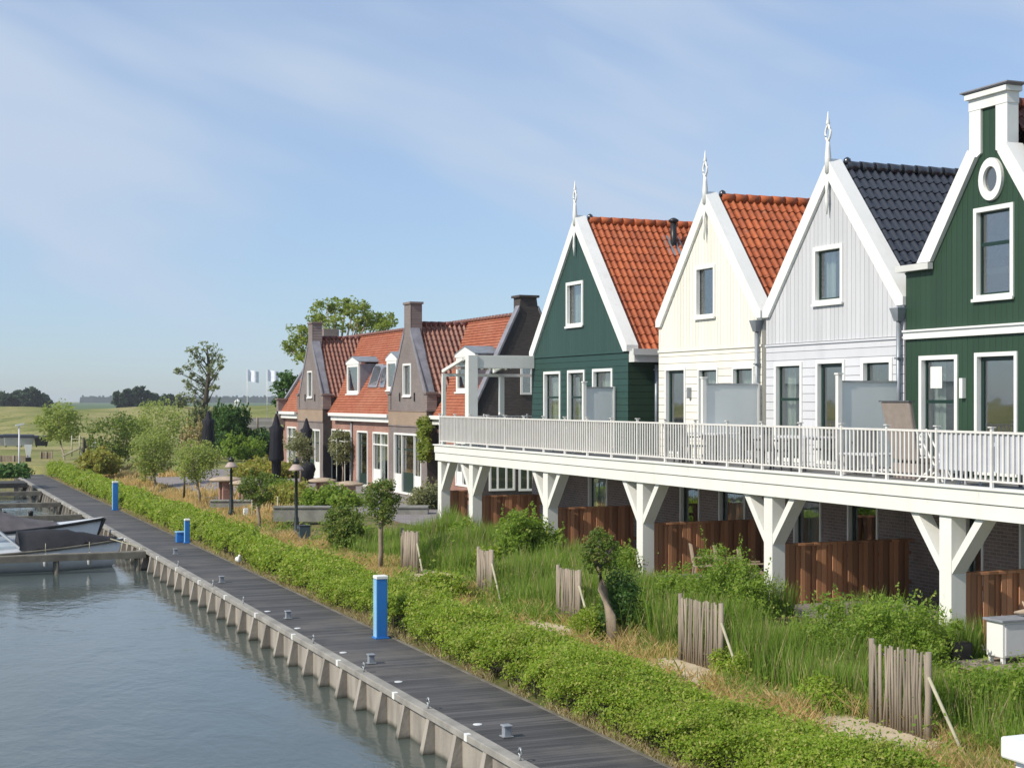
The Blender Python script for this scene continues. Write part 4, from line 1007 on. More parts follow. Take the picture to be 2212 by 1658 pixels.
# ---------------------------------------------------------------- foliage
LIGHT = np.array([-.42, -.22, .72])
def leaf_verts(P, size, var=.4, up=0.0, spread=.62):
    """diamond leaves, most of them turned up and out to the light as leaves grow"""
    n = len(P); nr = LIGHT + RNG.normal(size=(n,3))*spread; nr /= np.linalg.norm(nr, axis=1)[:,None]
    a = RNG.normal(size=(n,3)); a[:,2] += up
    t = a - nr*(a*nr).sum(1)[:,None]; t /= np.linalg.norm(t, axis=1)[:,None]; b = np.cross(nr, t)
    L = size*(1+var*RNG.uniform(-1,1,n))[:,None]; Wd = L*.55
    V = np.empty((n,4,3)); V[:,0] = P-t*L*.5; V[:,1] = P+b*Wd*.5+nr*L*.04; V[:,2] = P+t*L*.5; V[:,3] = P-b*Wd*.5+nr*L*.04
    return V.reshape(-1,3)
def clumps(C, r, per, flat=1.0):
    C = np.repeat(np.asarray(C), per, axis=0); rr = np.repeat(np.asarray(r)*np.ones(len(C)//per), per)
    d = RNG.normal(size=C.shape); d /= np.linalg.norm(d, axis=1)[:,None]; d[:,2] *= flat
    return C + d*(rr*RNG.uniform(0.15,1,len(C))**.5)[:,None]
def ell(c, rad, n, shell=.35):
    d = RNG.normal(size=(n,3)); d /= np.linalg.norm(d, axis=1)[:,None]
    return np.array(c) + d*np.array(rad)*(RNG.uniform(shell**3,1,n)**(1/3))[:,None]
def crown(parent, c, rad, nc, cr, per, size, m, name='crown', shell=.35, up=0.0, zmin=None):
    C = ell(c, rad, nc, shell)
    P = clumps(C, cr*RNG.uniform(.6,1.25,nc), per, .8)
    if zmin is not None: P = P[P[:,2] > zmin]
    return np_mesh(name, leaf_verts(P, size, .4, up), 4, M[m], parent), C
def trunk(parent, pts, r0, r1, m='bark', limbs=None, name='trunk'):
    q = MB(); n = len(pts); q.tube(pts, [r0+(r1-r0)*i/(n-1) for i in range(n)], 9)
    o = q.build(name, M[m], parent)
    if limbs is not None and len(limbs):
        q = MB(); top = Vector(pts[-1])
        for L in limbs:
            L = Vector(L); mid = top.lerp(L, .5)+Vector((0,0,-.06*(L-top).length)); q.tube([top, mid, L], [r1*.6, r1*.4, r1*.12], 6)
        q.build('limb', M[m], parent)
    return o
def tree(name, base, lab, tr, c, rad, nc, cr, per, size, lm, bark='bark', group=None, r0=.08, r1=.05, shell=.35, nl=8, cat='tree'):
    t = thing(name, base, lab, cat, group)
    _, C = crown(t, c, rad, nc, cr, per, size, lm, shell=shell)
    trunk(t, tr, r0, r1, bark, [C[i] for i in RNG.choice(nc, min(nl, nc), replace=False)])
    return t
def shrub(base, w, d, h, lab, lm='leaf_shrub', n=60, per=55, size=.085, group=None, name='shrub', cr=.2):
    t = thing(name, base, lab, 'shrub', group); bx, by, bz = base
    lob = [(0, 0, 1)] + [(RNG.uniform(-.36,.36)*w, RNG.uniform(-.36,.36)*d, RNG.uniform(.55,1.0)) for _ in range(6)]
    C = np.vstack([ell((bx+x, by+y, bz+h*k_*.45), (w*.30, d*.30, h*k_*.5), max(5, int(n/6)), .25) for x, y, k_ in lob]); C = C[C[:,2] > bz+.05]
    P = clumps(C, cr*RNG.uniform(.45,1.35,len(C)), per, .95)
    for _ in range(int(22+14*w)):            # shoots sticking out
        c = C[RNG.integers(len(C))]; L = RNG.uniform(.12,.34)*h; m_ = int(9+L*40); dr = np.array([RNG.normal(0,.25), RNG.normal(0,.25), 1.0])
        P = np.vstack([P, c+np.linspace(0, L+.1, m_)[:,None]*dr+RNG.normal(0,.018,(m_,3))])
    P = P[P[:,2] > bz]
    np_mesh('foliage', leaf_verts(P, size, .45, .4, .8), 4, M[lm], t)
    q = MB(); rt = Vector((bx, by, bz-.03))
    for i in range(9):
        e = Vector(C[RNG.integers(len(C))]); q.tube([rt, rt.lerp(e, .5)+Vector((0,0,.05)), e], [.018, .012, .005], 5)
    q.build('stems', M['bark_dark'], t)
    return t

# hedge along the boardwalk, leaf by leaf over a twiggy core
hg = thing('hedge', (10.9, 50, .7), 'long bright green hedge along the landward side of the boardwalk', 'hedge')
def vnoise(y, f, lat=RNG.uniform(-1, 1, 4096)):
    u = np.asarray(y)*f+100.0; i = np.floor(u).astype(int); t = u-i; t = t*t*(3-2*t)
    return lat[i % 4096]*(1-t)+lat[(i+1) % 4096]*t
def hedge_pts(y0, y1, n):
    y = RNG.uniform(y0, y1, n); a = RNG.uniform(0, 1, n); th = a*math.pi
    hw = .60+.07*vnoise(y, .6)+.11*vnoise(y+a*3, 1.9)+.08*vnoise(y*1.0+a*9, 5)
    hh = .74+.09*vnoise(y+40, .55)+.10*vnoise(y+a*2+7, 1.7)+.09*vnoise(y+a*7, 4.2)
    sn = np.sin(th)
    x = 10.60 - np.sign(np.cos(th))*np.abs(np.cos(th))**.55*hw; z = .68 + (sn**.42)*hh
    dp = RNG.exponential(.075, n); z = z-dp*sn+RNG.normal(0,.035,n); x = x+dp*np.cos(th)+RNG.normal(0,.04,n)
    k = RNG.uniform(0,1,n) < .16; z[k] += (RNG.uniform(0,1,k.sum())**1.6*.26+.02)*sn[k]*(.6+.5*vnoise(y[k]+500, 6))
    P = np.c_[x, y, z]
    thin = vnoise(y+a*1.5+300, 1.1)+.7*vnoise(y+a*6+900, 3.1)+.45*vnoise(z*4+y*2, 2.0)
    low = np.clip((.92-z)/.25, 0, 1)*(th < 1.2)*.55
    keep = (RNG.uniform(-.3, .55, n) > thin-.42) & (RNG.uniform(0,1,n) > low)
    return P[(z > .66) & keep]
V = [leaf_verts(hedge_pts(12.2, 24, 172000), .046, .45, .5), leaf_verts(hedge_pts(24, 38, 120000), .058, .45, .5), leaf_verts(hedge_pts(38, 60, 80000), .085, .45, .5), leaf_verts(hedge_pts(60, 106, 70000), .125, .45, .5)]
np_mesh('foliage', np.vstack(V), 4, M['leaf_hedge'], hg)
q = MB()
for i in range(900):
    y = 12.3+93*(i/900)**1.8+RNG.uniform(0,.1); x = 10.08+RNG.uniform(0,.35); q.tube([(x, y, .62), (x+RNG.normal(0,.05), y+RNG.normal(0,.06), 1.05)], [.012,.006], 5)
tag(q.build('stems', M['bark_dark'], hg), kind='stuff'); q = MB()
for i in range(130):
    y = 12.3+93*i/130; n_ = 93/130
    q.hexa([(10.40,y,.6),(10.85,y,.7),(10.85,y+n_,.7),(10.40,y+n_,.6),(10.48,y,1.08),(10.76,y,1.08),(10.76,y+n_,1.08),(10.48,y+n_,1.08)])
q.build('twig_core', M['bark_dark'], hg)

def blades(name, X0, X1, Y0, Y1, n, h0, h1, w, m, mask=None, lean=.25, yp=1.0):
    x = RNG.uniform(X0, X1, n); y = Y0+(Y1-Y0)*RNG.uniform(0,1,n)**yp
    if mask is not None:
        k = mask(x, y); x, y = x[k], y[k]; n = len(x)
    z = .62+.68*np.clip((x-9.9)/7.1, 0, 1)
    h = RNG.uniform(h0, h1, n)*(.75+.35*np.sin(x*1.3+y*.7)*np.sin(y*.9)); a = RNG.uniform(0, 2*math.pi, n); ww = w*(1+y/45)
    V = np.empty((n,4,3)); d = np.c_[np.cos(a), np.sin(a)]; ln = np.c_[RNG.normal(0,lean,n)*h+.05*h, RNG.normal(0,lean,n)*h]
    B = np.c_[x, y]
    V[:,0,:2] = B-d*ww[:,None]/2; V[:,0,2] = z-.01; V[:,1,:2] = B+d*ww[:,None]/2; V[:,1,2] = z-.01
    V[:,2,:2] = B+ln*.55+d*ww[:,None]*.4; V[:,2,2] = z+h*.62; V[:,3,:2] = B+ln; V[:,3,2] = z+h
    o = np_mesh(name, V.reshape(-1,3), 4, M[m]); return struct(o, True)
def gpatch(x, y):
    return (np.sin(x*1.1+y*.55)+np.sin(y*1.3-x*.4)+RNG.normal(0,.5,len(x)) > -.7) & (x > 13.38+.22*np.sin(y*1.1)) & ~((x > 15.2) & (np.abs(((y-22.3) % 5.85)-3.0) < 1.1))
SAND = [(G(px, py), rx, ry) for px, py, rx, ry in [(1895,1592,.55,1.5), (1495,1449,.45,1.3), (1200,1364,.4,1.4), (930,1245,.5,2.0), (1700,1510,.22,.8), (2140,1660,.28,1.0)]]
def bare(x, y):
    m_ = np.ones(len(x), bool)
    for c, rx, ry in SAND: m_ &= ((x-c.x)/rx)**2+((y-c.y)/ry)**2 > 1+.5*RNG.normal(0,.5,len(x))
    return m_
def patch(lo, s1, s2): return lambda x, y: (vnoise(y+x*1.7+s1, .55)+vnoise(y*1.0-x*2.3+s2, 1.3)*.7+RNG.normal(0,.25,len(x)) > lo) & bare(x, y)
_pa, _pb = patch(-.45, 11, 57), patch(.25, 211, 157)
blades('tall_grass', 12.6, 17.1, 14, 47, 190000, .45, 1.05, .009, 'blade_green', lambda x, y: gpatch(x, y) & _pa(x, y), .12, 1.3)
blades('meadow_grass', 11.6, 17.1, 14, 47, 90000, .10, .42, .011, 'blade_green', lambda x, y: (x > 12.4+.6*vnoise(y+9, .7)) & gpatch(x+.8, y) & bare(x, y), .3, 1.3)
blades('seed_heads', 13.2, 17.0, 14, 47, 16000, .6, 1.05, .008, 'blade_verge', lambda x, y: gpatch(x, y) & _pa(x, y), .16, 1.3)
blades('dry_grass', 11.1, 13.7, 14, 64, 110000, .10, .42, .008, 'blade_dry', lambda x, y: patch(.0, 31, 77)(x, y), .45, 1.3)
blades('verge_grass', 9.93, 10.25, 15, 100, 26000, .04, .24, .012, 'blade_verge', lambda x, y: patch(-.3, 5, 9)(x, y), .5, 1.5)
blades('rough_grass', 11.3, 16.5, 60, 106, 36000, .15, .5, .025, 'blade_dry', lambda x, y: ((x < 13.6) | (vnoise(y+x*2, .5) > .3)) & patch(-.1, 3, 8)(x, y), .35)
def weeds(n, Y0, Y1, X0, X1, m, size, nm, s_):
    x = RNG.uniform(X0, X1, n); y = RNG.uniform(Y0, Y1, n); k_ = patch(.35, s_, s_*2)(x, y); x, y = x[k_], y[k_]
    z = .62+.68*np.clip((x-9.9)/7.1, 0, 1)+RNG.exponential(.09, len(x))*(1.2+vnoise(y+s_, 2.2))
    struct(np_mesh(nm, leaf_verts(np.c_[x, y, z], size, .5, .2, .8), 4, M[m]), True)
weeds(120000, 14, 34, 11.5, 16.2, 'leaf_shrub', .06, 'leafy_weeds', 61); weeds(40000, 34, 62, 11.5, 15.6, 'leaf_shrub', .09, 'leafy_weeds', 23); weeds(30000, 14, 40, 11.5, 14.5, 'leaf_orange', .05, 'ground_cover', 97)

# wattle hurdles with a pale prop
def hurdle(x, y0, y1, h, lab, nst, prop=True):
    zb = gz(x); t = thing('hurdle', (x, (y0+y1)/2, zb), lab, 'hurdle', 'weathered stick hurdles along the garden')
    q = MB()
    for i in range(nst):
        y = y0+(y1-y0)*(i+.5)/nst; r = .5*(y1-y0)/nst*RNG.uniform(.60,.86); hh = h*RNG.uniform(.97,1.02)*(1-.05*(i/nst if True else 0))
        q.tube([(x+RNG.normal(0,.012), y+RNG.normal(0,.008), zb+.03), (x+RNG.normal(0,.015), y, zb+hh*.5), (x+RNG.normal(0,.012), y+RNG.normal(0,.01), zb+hh)], [r, r*.95, r*.75], 6)
    q.build('stakes', M['weathered_wood'], t)
    for yy in (y0-.03, y1+.04): MB().tube([(x+.03, yy, zb-.1), (x+.02, yy, zb+h*1.01)], [.05,.042], 8).build('post', M['weathered_wood'], t)
    for zz_ in (.2, .85): MB().tube([(x+.05, y0-.05, zb+h*zz_), (x+.05, y1+.05, zb+h*zz_)], .018, 6).build('rail', M['weathered_wood'], t)
    if prop: MB().tube([(x+.02, y0+.02, zb+h*.78), (x-.12, y0-.95, zb+.02)], .026, 6).build('prop', M['pale_wood'], t)
for (pl, pr, pb, h, n, lb) in [(1884, 2000, 1565, 1.22, 19, 'weathered grey hurdle nearest the camera beside the white cabinet'),
        (1470, 1554, 1437, 1.20, 21, 'weathered grey hurdle right of the leaning pollard trunk'), (1205, 1248, 1344, 1.18, 15, 'weathered grey hurdle left of the leaning pollard trunk'),
        (1033, 1060, 1285, 1.15, 9, 'narrow grey hurdle standing in tall grass'), (868, 899, 1240, 1.15, 11, 'grey hurdle beside the slim pollard tree behind the nearest blue pillar')]:
    x = 13.3; hurdle(x, Yat(pr, x), Yat(pl, x), h, lb, n)

# sandy bare patches below the hurdles
for p, rx, ry in SAND:
    rx, ry = rx*1.25, ry*1.2; q = MB(); n = 18
    ring = [(p.x+rx*math.cos(2*math.pi*k/n)*(1+.2*math.sin(k*2.3)), p.y+ry*math.sin(2*math.pi*k/n)*(1+.2*math.cos(k*1.7))) for k in range(n)]
    for k in range(n):
        a, b_ = ring[k], ring[(k+1) % n]
        q.poly([(p.x, p.y, gz(p.x)+.04), (*a, gz(a[0])+.012), (*b_, gz(b_[0])+.012)])
    struct(q.build('sand_patch', M['sand']))

# pollard trees
def pollard(px, pb, pt, ptx, crw, crt, lab, lm='leaf_pollard', x=12.8, n=70, per=60, size=.075, bark='bark', r0=.075, kink=0, name='pollard_tree'):
    Y = Yat(px, x); z0 = gz(x); d = x*sT+Y*cT; s_ = d/F
    top = Vector((x+.05, Y-(ptx-px)*s_/ (cT*1.0)*0, 0)); Yt = Yat(ptx, x); zt = Zat(pt, x, Yt); zc = Zat(crt, x, Yt); rr = crw*s_/2*1.08
    c = (x, Yt, (zt+zc)/2+.05); 
    pts = [(x, Y, z0-.05), (x+.02, Y+(Yt-Y)*.25+kink, z0+(zt-z0)*.4), (x, Y+(Yt-Y)*.7+kink*.6, z0+(zt-z0)*.75), (x, Yt, zt+.12)]
    return tree(name, (x, Y, z0), lab, pts, c, (rr*1.02, rr*1.02, (zc-zt)/2+.08), n, rr*.36*RNG.uniform(.9,1.1), int(per*.72), size, lm, bark, 'small trees planted behind the hedge', r0, r0*.85, .3, 10)
pollard(821, 1236, 1128, 823, 74, 1044, 'slim pollard tree with round crown behind the nearest blue pillar', n=80, per=70)
pollard(1325, 1392, 1232, 1292, 68, 1156, 'pollard tree with thick leaning bare trunk and small crown', n=60, per=60, size=.06, r0=.11, kink=0.0, x=13.0)
pollard(560, 1146, 1092, 556, 68, 1018, 'round topped pollard tree beside the left street lamp', n=70, per=60, size=.09)
pollard(432, 1092, 1040, 425, 92, 958, 'light green young tree with two bare stems behind the far hedge', 'leaf_willow', 13.1, 90, 60, .12)
pollard(336, 1058, 1030, 333, 92, 930, 'bushy light green tree above the farthest blue pillar', 'leaf_willow', 13.3, 110, 60, .14)
pollard(262, 1015, 1000, 250, 105, 896, 'broad green willow beside the climbing frame', 'leaf_pollard', 14.2, 120, 60, .17)
pollard(348, 1005, 965, 342, 118, 872, 'pale green willow behind the bushy light green tree', 'leaf_willow', 17.5, 110, 55, .18)
pollard(140, 985, 955, 130, 86, 876, 'pale green willow in front of the grassy dike', 'leaf_willow', 12.5, 100, 55, .22)
q = MB(); p = Vector((13.1, Yat(397, 13.1), gz(13.1))); 
tag(MB().tube([(p.x,p.y,p.z),(p.x+.05,p.y,p.z+1.3)], [.06,.04], 8).build('tree_stake', M['bark_dark']), 'short dark tree stake left of the young two stemmed tree', 'stake')

# shrubs in the gardens
for (px, py, w_, d_, h, lb, lm) in [
    (1950, 1450, 1.5, 2.1, 1.15, 'broad green shrub behind the nearest hurdle', 'leaf_shrub'),
    (1560, 1338, 1.5, 2.5, 1.3, 'big green shrub in front of the pale garden chairs', 'leaf_shrub'),
    (1130, 1222, 1.3, 1.8, 1.3, 'tall green shrub beside the third deck post from the far end', 'leaf_shrub'),
    (1010, 1192, 1.0, 1.5, .8, 'low green shrub in front of the far end fence', 'leaf_shrub'),
    (1350, 1258, .8, .9, .8, 'small yellow green shrub against the brown fence', 'leaf_shrub'),
    (1760, 1452, .9, 1.6, .7, 'shrub of fresh green shoots between the two nearest hurdles, near the paving', 'leaf_shrub'),
    (1440, 1330, .9, 1.3, .9, 'dense green shrub just left of the big shrub by the chairs', 'leaf_shrub'),
    (2140, 1560, .8, 1.5, .7, 'green clump right of the nearest hurdle below the cabinet', 'leaf_shrub'),
    (1065, 1235, .7, 1.2, .6, 'low leafy clump right of the narrow hurdle', 'leaf_hedge'),
    (1215, 1258, .6, 1.0, .5, 'low shrub above the hurdle left of the leaning trunk', 'leaf_shrub'),
    (745, 1192, 0.95, 1.3, 1.25, 'dark dense shrub behind the slim pollard tree', 'leaf_pollard'),
    (1345, 1378, .6, .7, 1.2, 'dark evergreen shrub right of the leaning trunk', 'leaf_dark'),
    (1600, 1462, .5, .9, .35, 'low leafy plant at the foot of the middle hurdle prop', 'leaf_hedge'),
    (1270, 1372, .5, .9, .4, 'low bright plant beside the hurdle left of the leaning trunk', 'leaf_hedge'),
    (1770, 1530, .5, 1.0, .35, 'low yellow green plant left of the nearest hurdle', 'leaf_hedge'),
    (950, 1290, .6, 1.6, .5, 'low bright plant by the hedge behind the nearest blue pillar', 'leaf_hedge')]:
    p = G(px, py); w_, d_, h = w_*1.12, d_*1.2, h*1.22; shrub(tuple(p), w_, d_, h, lb, lm, n=int(80+60*w_*h), per=64, size=.058 if p.y < 34 else .085, group='shrubs in the deck gardens')
for (px, py, w_, d_, h, lb, lm, X) in [
    (640, 1085, 3.0, 3.5, .75, 'low yellow green planting around the right street lamp', 'leaf_orange', 0),
    (715, 1095, 2.4, 3.0, .8, 'low green planting between the garden tables and the dark shrub', 'leaf_shrub', 0),
    (600, 1075, 2.0, 2.5, .8, 'low green planting behind the low stone wall', 'leaf_shrub', 0),
    (925, 1100, 1.2, 1.5, 1.0, 'olive shrub at the foot of the brick gable', 'leaf_olive', 0),
    (206, 1022, 2.2, 3.0, 1.5, 'orange tinted shrub beside the climbing frame', 'leaf_orange', 0),
    (492, 985, 3.0, 3.5, 4.4, 'dark green bush left of the parasols', 'leaf_dark', 0),
    (560, 985, 5.0, 4.0, 2.2, 'low dark green bushes right of the dark bush', 'leaf_dark', 0),
    (520, 990, 3.0, 3.0, 1.8, 'small bright bush in front of the dark bush', 'leaf_shrub', 0),
    (560, 1030, 4.0, 6.0, 1.0, 'dry reddish planting behind the round topped pollard tree', 'leaf_orange', 0),
    (20, 1030, 1.8, 3.0, .75, 'dark green bush at the far end of the water', 'leaf_dark', 0),
    (630, 985, 2.5, 2.5, 2.0, 'green bush at the far corner of the brick house row', 'leaf_shrub', 0)]:
    p = G(px, py, 1.25); shrub(tuple(p), w_, d_, h, lb, lm, n=int(60+22*w_*h), per=55, size=.2 if p.y > 75 else .14, group='bushes around the terrace', cr=.35)
# two olive trees on the terrace
for px, pb, lb in ((648, 1052, 'olive tree in a pot between the two parasols'), (740, 1045, 'slender olive tree with leaning stem in front of the tall window')):
    p = G(px, pb, 1.31); s_ = (p.x*sT+p.y*cT)/F
    tree('olive_tree', tuple(p), lb, [tuple(p), (p.x, p.y-.1, p.z+.7), (p.x, p.y+.15, p.z+1.3)], (p.x, p.y+.2, p.z+1.9), (.6,.6,.9), 50, .3, 34, .12, 'leaf_olive', 'bark', 'olive trees on the terrace', .05, .03)
# climbing plant on the brick gable corner
X_ = 21.85; C = np.array([(X_-RNG.uniform(0,.25), Yat(922, X_)+RNG.normal(0,.30), Zat(RNG.uniform(905, 990), X_, Yat(922, X_))) for _ in range(70)])
t = thing('climbing_plant', (X_, Yat(922, X_), 1.3), 'green climbing plant on the corner of the brick gable by the deck', 'plant')
np_mesh('foliage', leaf_verts(clumps(C, .2, 40), .14), 4, M['leaf_tree'], t)
MB().tube([(X_+.08, Yat(922, X_), 1.2), (X_+.05, Yat(922, X_)+.1, 3), (X_+.05, Yat(922, X_), 5)], [.03,.02,.01], 6).build('stem', M['bark_dark'], t)

# big tree behind the brick houses, poplar, and farther trees
def at_d(px, d, z): p = far(px, 900, d); p.z = z; return p
b = at_d(720, 116, 1.2)
t = thing('tree', tuple(b), 'large spreading tree rising behind the brick house row', 'tree')
cs = []
for (px, py, rx, rz) in [(700,670,30,22),(740,658,34,18),(775,672,32,20),(800,690,32,16),(835,693,20,14),(760,700,60,18),(690,690,22,18),(645,715,22,14),(655,738,18,14),(632,742,18,16),(660,770,20,12),(640,760,16,12),(700,720,30,14),(820,705,24,12)]:
    c = far(px, py, 116+RNG.normal(0,1.2)); sc = 116/F
    C = ell(tuple(c), (rx*sc, 1.3, rz*sc), int(5+rx*rz*.020), .1); cs.append(C)
C = np.vstack(cs); np_mesh('crown', leaf_verts(clumps(C, .50*RNG.uniform(.5,1.3,len(C)), 36, .7), .24), 4, M['leaf_tree'], t)
q = MB(); q.tube([tuple(b), tuple(at_d(722,116,4.5)), tuple(at_d(724,116,7.5))], [.42,.34,.26], 10); q.build('trunk', M['bark'], t)
q = MB(); tp = at_d(724,116,7.3)
for c in C[::4]: c = Vector(c); q.tube([tp, tp.lerp(c,.5)+Vector((0,0,-.5)), c], [.13,.08,.02], 6)
q.build('limb', M['bark'], t)
b = at_d(628, 108, 1.2); tree('tree', tuple(b), 'darker tree at the far end of the brick house row', [tuple(b), tuple(at_d(627,108,3))], tuple(far(622, 858, 108)), (1.0,1.0,2.0), 60, .42, 50, .26, 'leaf_dark', r0=.15, r1=.1)
b = at_d(438, 165, 3.0)
t = thing('poplar_tree', tuple(b), 'lone loose crowned poplar standing against the sky', 'tree'); cs = []
for (px, py, r_) in [(418,758,13),(440,752,14),(462,756,14),(472,775,12),(478,790,9),(425,775,12),(450,775,14),(408,790,10),(385,802,6),(430,795,14),(455,800,14),(418,815,12),(440,822,14),(465,812,9),(402,830,10),(425,842,14),(448,845,10),(395,855,12),(415,866,14),(440,868,14),(388,872,8),(462,835,7)]:
    c = far(px, py, 165+RNG.normal(0,.8)); sc = 165/F
    cs.append(ell(tuple(c), (r_*sc*1.25, r_*sc*1.25, r_*sc*1.0), 11, .1))
C = np.vstack(cs); np_mesh('crown', leaf_verts(clumps(C, .34*RNG.uniform(.5,1.3,len(C)), 15, .7), .25), 4, M['leaf_poplar'], t)
q = MB(); q.tube([tuple(b), tuple(far(446,850,165)), tuple(far(452,800,165)), tuple(far(448,752,165))], [.34,.26,.17,.05], 8); q.build('trunk', M['bark_dark'], t)
q = MB()
for c in C[::6]:
    c = Vector(c); z = max(c.z-1.6, 4.5); q.tube([at_d(449,165,z), c], [.07,.02], 5)
q.build('limb', M['bark_dark'], t)
b = at_d(438, 163, 2.6); shrub((b.x,b.y,2.2), 4, 4, 3.2, 'dull green bush at the foot of the lone poplar', 'leaf_poplar', 60, 40, .3, None, 'shrub', .5)
for i, (px, pt, w_, d_, lb) in enumerate([(8, 846, 60, 560, 'far dark tree at the left edge of the photo'), (38, 843, 50, 570, 'far dark tree second from the left edge'), (68, 838, 48, 560, 'tallest of the far dark trees at the left'), (93, 852, 34, 575, 'last rounded far dark tree at the left'),
        (268, 838, 44, 520, 'far round tree at the left of the middle clump'), (305, 834, 46, 530, 'tallest far tree in the middle clump'), (332, 850, 36, 540, 'lower far tree right of the tallest in the middle clump'), (360, 852, 40, 545, 'far low tree left of the lone poplar'), (385, 856, 30, 550, 'far low tree just behind the lone poplar')]):
    s_ = d_/F; b = at_d(px, d_, 1.0); zt = Zat(pt, b.x, b.y)
    tree('far_tree', tuple(b), lb, [tuple(b), (b.x, b.y, 1.0+(zt-1)*.5)], (b.x, b.y, 1+(zt-1)*.52), (w_*s_/2, w_*s_/2, (zt-1)*.5), 90, w_*s_*.13, 34, 1.3, 'leaf_far', 'bark_dark', 'far trees beyond the dike', .35, .2, .5, 4)
# skyline of far woods and roofs
def skyline(px0, px1, d, hpx, lab):
    q = MB(); n = int((px1-px0)/4)
    for i in range(n):
        px = px0+(px1-px0)*i/n; p = at_d(px, d, 0.9); w_ = 3.0*d/F; h = (864-860+hpx*(.35+.65*abs(math.sin(i*1.7)*math.sin(i*.61+1))))/F*d+EYE
        q.hexa([(p.x-w_,p.y-w_,.9),(p.x+w_,p.y-w_,.9),(p.x+w_,p.y+w_,.9),(p.x-w_,p.y+w_,.9),(p.x-w_*.7,p.y-w_*.7,h),(p.x+w_*.6,p.y-w_*.7,h*.95),(p.x+w_*.6,p.y+w_*.7,h),(p.x-w_*.7,p.y+w_*.7,h*.9)])
    o = q.build('far_woods', M['leaf_far']); tag(o, lab, 'woods', None, 'stuff')
skyline(175, 640, 2600, 7, 'hazy blue woods and roofs on the horizon')

# ---------------------------------------------------------------- street furniture
def pillar(px, pb, pt, w, lab):
    p = G(px, pb, .655); d = p.x*sT+p.y*cT; h = (pb-pt)/F*d; x, y, z = p
    t = thing('power_pillar', (x, y, .655), lab, 'pillar', 'blue service pillars on the boardwalk')
    q = MB(); q.hexa([(x-w/2,y-w/2,z),(x+w/2,y-w/2,z),(x+w/2,y+w/2,z),(x-w/2,y+w/2,z),(x-w/2,y-w/2,z+h-.05),(x+w/2,y-w/2,z+h-.05),(x+w/2,y+w/2,z+h-.05),(x-w/2,y+w/2,z+h-.05)]); q.build('body', M['blue_paint'], t, .015)
    MB().box(x-w/2-.012, x+w/2+.012, y-w/2-.012, y+w/2+.012, z+h-.049, z+h+.02).build('cap', M['white'], t, .012)
    MB().box(x-w/2-.006, x-w/2-.001, y-w/2+.004, y+w/2-.004, z+.03, z+h-.06).build('lit_side', M['blue_light'], t)  # paler blue sheet: sunlight on the water side put into the colour
    MB().box(x-w/2-.03, x+w/2+.03, y-w/2-.03, y+w/2+.03, z-.002, z+.025).build('base_plate', M['blue_paint'], t)
    return t
pillar(822, 1377, 1244, .235, 'nearest blue service pillar with white cap beside the hedge')
pillar(404, 1172, 1121, .17, 'middle blue pillar with a low blue box beside it')
pillar(249, 1101, 1040, .24, 'farthest blue service pillar with white cap')
p = G(389, 1170, .655); t = thing('blue_box', tuple(p), 'low blue box with pale lid beside the middle pillar', 'box')
MB().box(p.x-.14, p.x+.14, p.y-.16, p.y+.16, .653, .99).build('body', M['blue_paint'], t, .01); MB().box(p.x-.16, p.x+.16, p.y-.18, p.y+.18, .991, 1.03).build('lid', M['blue_light'], t, .01)
# white bird at the foot of the hedge
p = G(515, 1221, .655); x, y, z = p
t = thing('gull', tuple(p), 'white bird standing on the boardwalk against the hedge', 'bird')
bm_ = bpy.data.meshes.new('body'); vs = [(0,0,.17),(0,-.12,.20),(0,.12,.19),(0,-.17,.28),(0,-.20,.36),(0,.22,.16)]
bm_.from_pydata(vs, [(0,1),(0,2),(1,3),(3,4),(2,5)], []); o = bpy.data.objects.new('body', bm_); COL.objects.link(o); o.parent = t; bm_.materials.append(M['white'])
m_ = o.modifiers.new('skin', 'SKIN'); 
for v, r_ in zip(bm_.skin_vertices[0].data if bm_.skin_vertices else [], [.10,.085,.075,.05,.055,.02]): v.radius = (r_, r_)
o.modifiers.new('sub', 'SUBSURF').levels = 2; o.modifiers['sub'].render_levels = 2
MB().tube([(x,y-.235,z+.36),(x,y-.32,z+.345)], [.018,.004], 6).build('beak', M['red_edge'], t)
for s_ in (-1, 1): MB().tube([(x+s_*.04,y,z),(x+s_*.04,y+.01,z+.10)], .008, 5).build('leg', M['red_edge'], t)
for s_ in (-1, 1): MB().hexa([(x+s_*.085,y-.1,z+.15),(x+s_*.095,y-.1,z+.15),(x+s_*.05,y+.24,z+.15),(x+s_*.04,y+.24,z+.15),(x+s_*.075,y-.1,z+.24),(x+s_*.085,y-.1,z+.24),(x+s_*.045,y+.24,z+.18),(x+s_*.035,y+.24,z+.18)]).build('wing', M['cabinet_grey'], t)

def lamp(px, pb, pt, lab):
    p = G(px, pb); d = p.x*sT+p.y*cT; h = (pb-pt)/F*d; x, y, z = p
    t = thing('street_lamp', tuple(p), lab, 'street lamp', 'dark green garden lamps behind the hedge')
    MB().lathe(x, y, [(.14,z-.02),(.13,z+.25),(.10,z+.30),(.085,z+.75),(.06,z+.8),(.05,z+h-.62),(.07,z+h-.60),(.04,z+h-.56),(.04,z+h-.5)], 12).build('post', M['lamp_metal'], t)
    MB().lathe(x, y, [(.27,z+h-.48),(.24,z+h-.43),(.14,z+h-.30),(.08,z+h-.26)], 16).build('lamp_shade', M['lamp_shade'], t)
    MB().lathe(x, y, [(.10,z+h-.259),(.12,z+h-.2),(.09,z+h-.12),(.03,z+h-.06),(.012,z+h)], 12).build('finial', M['lamp_metal'], t)
lamp(499.5, 1119, 983, 'dark street lamp beside the round topped pollard tree'); lamp(640, 1166, 985, 'dark street lamp beside the slate litter bin')
p = G(656, 1169); x, y, z = p
